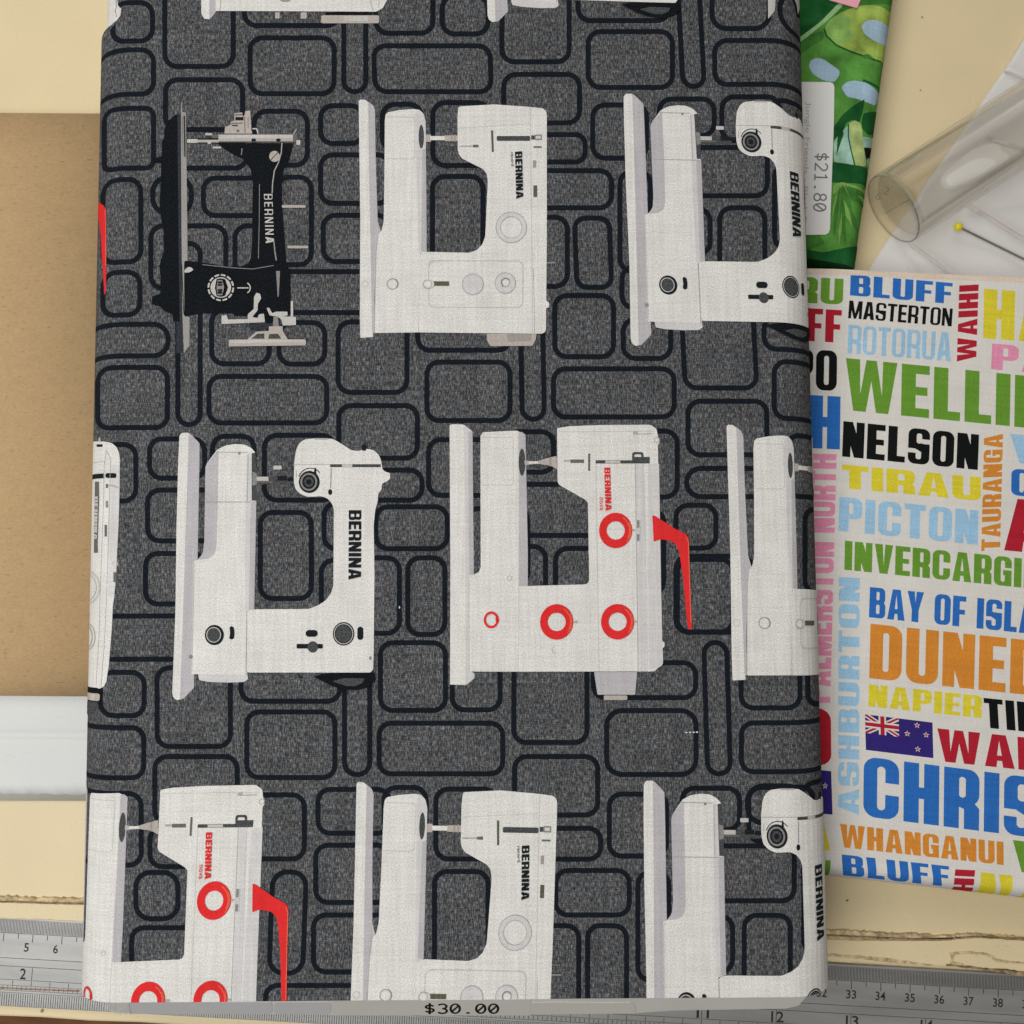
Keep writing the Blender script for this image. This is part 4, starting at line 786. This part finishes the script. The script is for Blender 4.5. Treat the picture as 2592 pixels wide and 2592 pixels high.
WORDS = '''pg RU 31 215,148 575,166 208,342;pb BLUFF 31 628,133 1395,198 622,290;pk MASTERTON 31 618,328 1397,390 608,462;pl ROTORUA 31 612,510 1390,572 604,725;pg WELLIN 31 592,762 2115,912 585,1152
pr FF 31 300,386 562,402 293,632;pk PO 31 190,690 527,708 185,992;pb H 31 322,1040 552,1052 316,1438;pk NELSON 31 573,1236 1594,1338 563,1502;py TIRAU 31 562,1562 1607,1658 562,1740;pl PICTON 31 543,1805 1590,1910 536,2062
pr WAIHI 31 1426,788 1445,216 1572,780;py HA 31 1632,240 2150,280 1624,612;pp PA 31 1692,652 2140,690 1684,845;po TAURANGA 31 1610,2214 1632,1338 1752,2208;pl W 31 1826,1332 2250,1372 1832,1545;pb QU 31 1838,1592 2180,1625 1834,1792;pr AU 31 1790,1812 2500,1880 1782,2208
pg INVERCARGIL 32 585,203 2040,350 580,422;pb BAY.OF.ISLA 32 773,552 2030,680 765,780;po DUNED 32 777,828 2075,965 767,1238;py NAPIER 32 765,1284 1617,1372 760,1450;pk TIM 32 1627,1386 2080,1432 1640,1610;pr WAN 32 1280,1616 2090,1700 1288,1862
pb CHRIS 33 727,-82 2050,85 722,368;pl ASHBURTON 32 532,2258 538,478 690,2266;pp PALMERSTON.NORTH 32 270,1420 318,-450 474,1424;pr D 32 200,1450 478,1470 205,1880;py A 33 250,378 480,392 245,612
po WHANGANUI 33 548,426 1777,562 550,600;pb BLUFF 33 560,656 1366,745 570,812;pr WAIHI 33 1350,1345 1415,768 1500,1352;py HA 33 1606,790 2140,845 1580,1200;pg WE 33 1848,548 2500,620 1850,782;pg L 33 436,698 512,704 434,1000;pr K 33 1180,-170 1980,-60 1178,10'''
for ln in WORDS.replace('\n', ';').split(';')[:-1]:
    c, t, fr, *q = ln.split(); q = [tuple(float(x) for x in a.split(',')) for a in q]
    q = [pix(fr, p) for p in q]
    sh = Sheet(PS, QL, QR, base=3e-5)
    kw = {}
    if t in ('MASTERTON', 'ROTORUA'): kw = dict(s=.19, t=.14)
    if t in ('TIRAU', 'PALMERSTON.NORTH'): kw = dict(s=.27, t=.22, w=.66)
    for ops in word_ops(t, *q, **kw): sh.add(c, 'P', ops, off=3e-5)
    sh.build('lettering', NAMES)
sh = Sheet(PS, QL, QR, base=3e-5)                                 # printed flag: blue field, crosses, four stars
def fq(x, y):
    a, b, d = (735, 1510), (1243, 1572), (742, 1778); return (a[0] + (b[0] - a[0]) * x + (d[0] - a[0]) * y, a[1] + (b[1] - a[1]) * x + (d[1] - a[1]) * y)
def fpoly(c, pts): sh.add(c, '32', [('+', [fq(*p) for p in pts])])
def star(cx, cy, r): return [(cx + (r if i % 2 == 0 else r * .42) * .55 * math.sin(i * math.pi / 5), cy - (r if i % 2 == 0 else r * .42) * math.cos(i * math.pi / 5)) for i in range(10)]
fpoly('pn', [(0, 0), (1, 0), (1, 1), (0, 1)])
for pts in ([(0, 0), (.07, 0), (.5, .45), (.5, .52), (.43, .52), (0, .08)], [(.43, 0), (.5, 0), (.5, .08), (.07, .52), (0, .52), (0, .44)]): fpoly('calico', pts)
for pts in ([(0, 0), (.03, 0), (.5, .49), (.5, .52), (.47, .52), (0, .04)], [(.47, 0), (.5, 0), (.5, .03), (.03, .52), (0, .52), (0, .48)]): fpoly('pr', pts)
fpoly('calico', [(.2, 0), (.31, 0), (.31, .52), (.2, .52)]); fpoly('calico', [(0, .17), (.5, .17), (.5, .36), (0, .36)])
fpoly('pr', [(.225, 0), (.285, 0), (.285, .52), (.225, .52)]); fpoly('pr', [(0, .215), (.5, .215), (.5, .315), (0, .315)])
for cx, cy in ((.77, .13), (.62, .40), (.90, .37), (.77, .80)): fpoly('calico', star(cx, cy, .09)); fpoly('pr', star(cx, cy, .055))
sh.add('pn', '33', [('+', [(300, 10), (480, 30), (490, 355), (300, 340)])])
sh.add('calico', '33', [('+', [(434 + (x - .5) * 2 * 45, 140 + (y - .5) * 2 * 30) for x, y in star(.5, .5, .45)])]); sh.add('pr', '33', [('+', [(434 + (x - .5) * 45, 140 + (y - .5) * 32) for x, y in star(.5, .5, .5)])])
sh.build('printed_flag', NAMES)

# ================================================================== green leaf-print fabric with its price sticker
GR = {'gm': (0.085, 0.25, 0.045), 'gd': (0.012, 0.085, 0.022), 'gy': (0.27, 0.37, 0.075), 'gb': (0.33, 0.46, 0.57), 'gs': (0.27, 0.46, 0.21), 'gp': (0.36, 0.44, 0.17), 'gt': (0.30, 0.48, 0.38), 'gk': (0.006, 0.014, 0.012), 'gf': (0.05, 0.17, 0.03), 'gl': (0.20, 0.36, 0.09)}
for k, c in GR.items(): fabric(k, c, lo=.92, hi=1.08, mott=.42 if k not in ('gb', 'gs') else .12)
ZG = .016
g0, g1 = at(2165, 655, .008), at(2259, 0, .008); gd_ = (g1 - g0).normalized(); gx = Vector((gd_.y, -gd_.x, 0)); gg = g0 - gx * .0065
GS = Surf((gg.x, gg.y), math.atan2(gx.y, gx.x), -.12, 0, .0006, ZG, .006, left=False)
GREEN = thing('leaf_print_fabric', (gg.x, gg.y, 0), GS.ang, 'folded green jungle leaf fabric with a white price sticker behind the grey bolt', 'fabric')
gv0 = GS.plane(*pix('31', (500, 42)))[1]; gv1 = GS.plane(2250, -260)[1]
leaf = Sheet(GS, gv0, gv1, base=0, umax=GS.L * .97)
leaf.add_uv('gm', [(-.11, gv0), (GS.L * .97, gv0), (GS.L * .97, gv1), (-.11, gv1)], [(0, 1, 2, 3)], off=0)
def G(c, pts, rc=30): leaf.k += 1; leaf.add(c, '30', [('+', soften(pts, rc))], off=1e-5 + leaf.k * 6e-6)
def GL(c, pts, w): leaf.k += 1; leaf.add(c, '30', stroke(pts, w), off=1e-5 + leaf.k * 6e-6)
G('gd', [(180, -200), (720, -200), (600, 20), (470, 120), (380, 190), (240, 300), (150, 320)]); G('gf', [(560, 40), (700, -100), (1000, -150), (960, 40), (860, 30), (640, 60), (520, 130), (430, 240)])
G('gy', [(430, 215), (470, 150), (560, 90), (680, 45), (800, 35), (880, 60), (960, 130), (960, 480), (880, 490), (760, 430), (640, 385), (540, 345), (460, 290)]); G('gl', [(430, 215), (470, 150), (560, 100), (640, 130), (620, 220), (660, 300), (540, 335), (460, 290)], 40)
GL('gd', [(428, 215), (445, 270), (520, 340), (620, 385), (720, 420), (800, 450), (880, 500), (960, 560)], 13); G('gs', [(200, 300), (240, 285), (400, 165), (540, 20), (575, 20), (560, 55), (430, 175), (260, 310), (200, 340)])
G('gf', [(700, 425), (760, 400), (800, 440), (880, 480), (950, 540), (900, 520)]); G('gf', [(230, 330), (330, 260), (420, 230), (430, 290), (330, 350), (240, 420)])
G('gb', [(706, 200), (740, 158), (800, 148), (860, 165), (930, 225), (930, 360), (890, 350), (800, 305), (735, 262)]); G('gb', [(310, 500), (330, 450), (380, 435), (430, 450), (500, 500), (545, 530), (540, 570), (505, 620), (420, 605), (345, 560)]); G('gb', [(556, 660), (590, 620), (650, 605), (740, 620), (800, 660), (838, 705), (815, 800), (760, 775), (680, 745), (600, 730)])
GL('gd', [(720, 605), (800, 640), (860, 690), (940, 760)], 18); G('gd', [(500, 960), (560, 870), (640, 800), (735, 745), (715, 850), (690, 930), (640, 900), (590, 930), (560, 1020), (530, 1120), (505, 1060)], 14); G('gt', [(500, 1060), (570, 980), (620, 930), (640, 1150), (660, 1250), (500, 1220)]); G('gp', [(612, 930), (660, 905), (705, 930), (725, 1080), (745, 1250), (660, 1260), (630, 1100)], 16); GL('gd', [(610, 935), (610, 1030), (630, 1130), (660, 1250)], 10); G('gd', [(530, 1000), (560, 930), (575, 1010), (540, 1110), (520, 1180)], 10)
G('gd', [(720, 850), (840, 840), (900, 1000), (760, 1020), (705, 960)]); G('gt', [(715, 1030), (850, 1030), (850, 1115), (720, 1110)], 14); G('gk', [(725, 1110), (800, 1115), (770, 1190), (748, 1215), (735, 1170)], 10); G('gt', [(745, 1200), (830, 1130), (830, 1290), (750, 1262)], 14)
G('gd', [(440, 1215), (600, 1232), (850, 1300), (850, 1420), (680, 1380), (440, 1370)]); G('gl', [(495, 1390), (560, 1370), (640, 1390), (740, 1440), (740, 1560), (620, 1480), (560, 1400), (495, 1480)])
for a, b in (((560, 1380), (640, 1600)), ((580, 1390), (730, 1580)), ((548, 1390), (500, 1800)), ((555, 1400), (590, 1850)), ((600, 1400), (760, 1500)), ((620, 1560), (680, 1750)), ((480, 1620), (380, 1800)), ((520, 1550), (420, 1720))):
    mx, my = (a[0] + b[0]) / 2 + 14, (a[1] + b[1]) / 2; G('gf', [a, (mx, my - 20), b, (mx - 40, my + 20)], 8)
for a, b in (((530, 1420), (490, 1640)), ((575, 1500), (640, 1720)), ((560, 1600), (540, 1850)), ((440, 1760), (320, 1850))):
    mx, my = (a[0] + b[0]) / 2 + 10, (a[1] + b[1]) / 2; G('gl', [a, (mx, my - 15), b, (mx - 28, my + 15)], 8)
G('gd', [(200, 1860), (420, 1900), (700, 1850), (700, 2100), (200, 2100)]); G('gf', [(240, 1780), (380, 1760), (440, 1830), (300, 1880), (230, 1870)])
leaf.build('printed_cloth', GREEN)
ge = [Vector((-.11, gv0, ZG)), Vector((0, gv0, ZG))] + [GS.pos(GS.L * .97 * i / 12, gv0) for i in range(1, 13)] + [Vector((-.11, gv0, .0006))]
meshobj('folded_end', ge, [list(range(len(ge)))], 'gd', GREEN, uv=[(p.x, p.z) for p in ge])
sk = [pix('30', p) for p in ((60, 618), (200, 616), (470, 618), (495, 628), (505, 655), (502, 900), (472, 1725), (462, 1752), (440, 1766), (100, 1768))]
plain('white_label', (0.72, 0.71, 0.69), rough=0.45, spec=.35, var=.01)
gl_ = prism('price_sticker', [at(*p, ZG + 4e-4) for p in sk], ZG + 1.5e-4 + .00015, ZG + 4.5e-4, 'white_label', GREEN)
flat_text('price_print', figure_ops('$21.80', (462, 1150), (444, 1606), (362, 1147), w=.10), ZG + 4.9e-4, 'label_ink_grey', gl_, '30')
tv_, tf_ = type_tris('Jungle Friends - Black F', (330, 768), (298, 1668), (284, 766)); Mg = inv(GREEN)
meshobj('product_print', [Mg @ at(*pix('30', p), ZG + 4.9e-4) for p in tv_], tf_, 'label_ink_faint', gl_)
plain('pink_paper', (0.78, 0.36, 0.43), rough=.7, spec=.2, var=.02)
pk = [pix('TR', p) for p in ((980, -30), (1010, 0), (1330, 92), (1342, 70), (1400, -60), (1440, -300), (1000, -330))]
o = prism('paper_note', [at(*p, ZG + 9e-4) for p in pk], ZG + 6e-4, ZG + 9e-4, 'pink_paper'); tag(o, 'pink paper note lying on the green leaf fabric', 'note')

# ================================================================== white cloth, clear tube and pin on the right
cl_m, n_, l_, b_ = nodes('muslin'); MATS['muslin'] = cl_m
b_.inputs['Base Color'].default_value = (.66, .64, .62, 1); b_.inputs['Roughness'].default_value = .85; b_.inputs['Specular IOR Level'].default_value = .2
co = n_.new('ShaderNodeTexCoord').outputs['Object']; q_ = noise(n_, l_, co, 900, 2); bp = n_.new('ShaderNodeBump'); bp.inputs['Strength'].default_value = .08; bp.inputs['Distance'].default_value = .0003
l_.new(q_, bp.inputs['Height']); l_.new(bp.outputs[0], b_.inputs['Normal'])
lb = [(2660, -40), (2592, 98), (2564, 145), (2495, 246), (2440, 328), (2376, 420), (2289, 543), (2205, 674), (2140, 780)]
ridges = [((740, 1430), (1400, 1840), 26, .0022), ((330, 1690), (760, 2010), 24, .0020), ((200, 1690), (420, 1960), 20, .0014), ((900, 420), (1300, 620), 40, .0017), ((560, 1300), (1300, 1020), 60, .0020), ((690, 1480), (1300, 1380), 40, .0017)]
def cloth_h(px, py):
    z = .0012 + .0008 * math.sin(px * .021 + py * .008) * math.sin(py * .017 - px * .006)
    x, y = (px - 2180) * 2.76, py * 2.76
    for a, b, w, h in ridges:
        dx, dy = b[0] - a[0], b[1] - a[1]; L = math.hypot(dx, dy); t = ((x - a[0]) * dx + (y - a[1]) * dy) / L; d = ((x - a[0]) * dy - (y - a[1]) * dx) / L
        k = max(0, min(1, t / 80)) * max(0, min(1, (L - t) / 80)); z += h * k * math.exp(-(d / w) ** 2)
    return max(z, .0006)
N1, N2 = 90, 70; V, F = [], []
for j in range(N1 + 1):
    f = j / N1 * (len(lb) - 1); i = min(int(f), len(lb) - 2); t = f - i
    x0 = lb[i][0] + (lb[i + 1][0] - lb[i][0]) * t; y0 = lb[i][1] + (lb[i + 1][1] - lb[i][1]) * t
    for k in range(N2 + 1):
        px, py = x0 + (2990 - x0) * k / N2, y0 + 6 * math.sin(k * .2); z = cloth_h(px, py) if k > 0 else .0004
        V.append(at(px, py, z))
for j in range(N1):
    for k in range(N2): a = j * (N2 + 1) + k; F.append((a, a + N2 + 1, a + N2 + 2, a + 1))
o = meshobj('white_cloth', V, F, 'muslin', smooth=True); CLOTH = o; tag(o, 'rumpled white cloth under the clear tube', 'cloth')

plain('pale_pink', (.60, .54, .525), rough=.9, spec=.1, var=.06, scale=200)
for a, b, w in (((745, 1428), (1400, 1835), 30), ((330, 1690), (780, 2030), 24), ((880, 960), (1400, 1130), 26), ((1000, 500), (1300, 590), 20)):
    dx, dy = b[0] - a[0], b[1] - a[1]; L = math.hypot(dx, dy); nx, ny = -dy / L * w / 2, dx / L * w / 2; V, F = [], []
    for i in range(41):
        for k in (-1, 0, 1):
            x, y = a[0] + dx * i / 40 + nx * k, a[1] + dy * i / 40 + ny * k; V.append(at(2180 + x / 2.76, y / 2.76, cloth_h(2180 + x / 2.76, y / 2.76) + .00025))
    for i in range(40):
        for k in (0, 1): q = i * 3 + k; F.append((q, q + 1, q + 4, q + 3))
    meshobj('pink_band', V, F, 'pale_pink', CLOTH, smooth=True)  # faint pinkish bands laid just above the cloth
tm, n_, l_, b_ = nodes('clear_plastic'); MATS['clear_plastic'] = tm; n_.remove(b_)
tr = n_.new('ShaderNodeBsdfTransparent'); gl2 = n_.new('ShaderNodeBsdfGlossy'); df = n_.new('ShaderNodeBsdfDiffuse'); lw = n_.new('ShaderNodeLayerWeight'); mx = n_.new('ShaderNodeMixShader'); mx2 = n_.new('ShaderNodeMixShader')
tr.inputs[0].default_value = (.985, .98, .97, 1); gl2.inputs['Roughness'].default_value = .12; df.inputs[0].default_value = (.72, .66, .58, 1); lw.inputs[0].default_value = .35
fr_ = maprange(n_, l_, lw.outputs['Facing'], .2, 1.0, .012, .20); l_.new(fr_, mx2.inputs[0]); l_.new(tr.outputs[0], mx2.inputs[1]); l_.new(df.outputs[0], mx2.inputs[2])
fr2 = maprange(n_, l_, lw.outputs['Fresnel'], 0, 1, .0, .22); l_.new(fr2, mx.inputs[0]); l_.new(mx2.outputs[0], mx.inputs[1]); l_.new(gl2.outputs[0], mx.inputs[2]); l_.new(mx.outputs[0], n_['Material Output'].inputs[0])
TR_ = .0132
c0 = at(2259, 531, TR_ + .0012); c1 = at(2259 + .837 * 300, 531 - .547 * 300, TR_ + .0012); ax = (c1 - c0); ax.z = 0; ax.normalize(); sd = Vector((-ax.y, ax.x, 0))
TUBE = thing('clear_tube', (c0.x, c0.y, 0), math.atan2(ax.y, ax.x), 'clear round plastic tube lying on the white cloth', 'tube')
zc = TR_ + .0014
def lathe(name, prof, mat, parent, n=64):
    V, F = [], []
    for x, r in prof:
        for i in range(n): a = 2 * math.pi * i / n; V.append((x, r * math.cos(a), zc + r * math.sin(a)))
    for j in range(len(prof) - 1):
        for i in range(n): F.append((j * n + i, j * n + (i + 1) % n, (j + 1) * n + (i + 1) % n, (j + 1) * n + i))
    return meshobj(name, V, F, mat, parent, smooth=True)
lathe('barrel', [(.13, TR_ - .0008), (.004, TR_ - .0008), (.003, TR_ - .002), (.003, .0002)], 'clear_plastic', TUBE)
lathe('barrel_skin', [(.13, TR_), (.0015, TR_), (.0005, TR_ - .0004), (.0, TR_ - .0012), (.0004, TR_ - .003), (.0004, .0002)], 'clear_plastic', TUBE)
rm, n_, l_, b_ = nodes('rim_plastic'); MATS['rim_plastic'] = rm; b_.inputs['Base Color'].default_value = (.34, .30, .25, 1); b_.inputs['Roughness'].default_value = .15; b_.inputs['Alpha'].default_value = .45
lathe('rim', [(.0002 + .00028 * math.cos(a), TR_ - .0004 + .00028 * math.sin(a)) for a in np.linspace(0, 2 * math.pi, 9)], 'rim_plastic', TUBE)
# moulded marks on the tube's end
def tubep(px, py, x=-.0002):
    d = raydir(px, py); Mi = inv(TUBE); o_ = Mi @ Vector((0, 0, H)); r_ = Mi.to_3x3() @ d; t = (x - o_.x) / r_.x; return o_ + r_ * t
mv, mf = [], []
for txt, a, b, d in (('2', (172, 1300), (205, 1312), (150, 1352)), ('6', (112, 1340), (145, 1352), (95, 1390))):
    v, f = type_tris(txt, a, b, d); n0 = len(mv); mv += [tubep(*pix('CY', p)) for p in v]; mf += [[n0 + i for i in q] for q in f]
for a, b in (((150, 1500), (345, 1390)),):
    v, f = region(stroke([a, b], 5)); n0 = len(mv); mv += [tubep(*pix('CY', p)) for p in v]; mf += [[n0 + i for i in q] for q in f]
meshobj('moulded_marks', mv, mf, 'rim_plastic', TUBE)

plain('pin_head', (0.80, 0.66, 0.012), rough=.2, spec=.5, var=.02); plain('pin_steel', (0.32, 0.31, 0.30), rough=.3, metal=.8)
h0 = at(2425.6, 574, .0046); h1 = at(2592, 657.6, .0036); pd = (h1 - h0).normalized()
PIN = thing('dressmaking_pin', (h0.x, h0.y, 0), math.atan2(pd.y, pd.x), 'dressmaking pin with a yellow ball head lying on the white cloth', 'pin')
bm = bmesh.new(); bmesh.ops.create_uvsphere(bm, u_segments=28, v_segments=18, radius=.00152); me = bpy.data.meshes.new('head'); bm.to_mesh(me); bm.free(); me.materials.append(MATS['pin_head']); me.polygons.foreach_set('use_smooth', [True] * len(me.polygons))
hd = link(bpy.data.objects.new('head', me), PIN); hd.location = (0, 0, h0.z)
V, F = [], []; n = 12
for x, r in ((.0008, .00042), (.030, .00040), (.036, .00003)):
    for i in range(n): a = 2 * math.pi * i / n; V.append((x, r * math.cos(a), h0.z - x * .026 + r * math.sin(a)))
for j in range(2):
    for i in range(n): F.append((j * n + i, j * n + (i + 1) % n, (j + 1) * n + (i + 1) % n, (j + 1) * n + i))
meshobj('shaft', V, F, 'pin_steel', PIN, smooth=True)
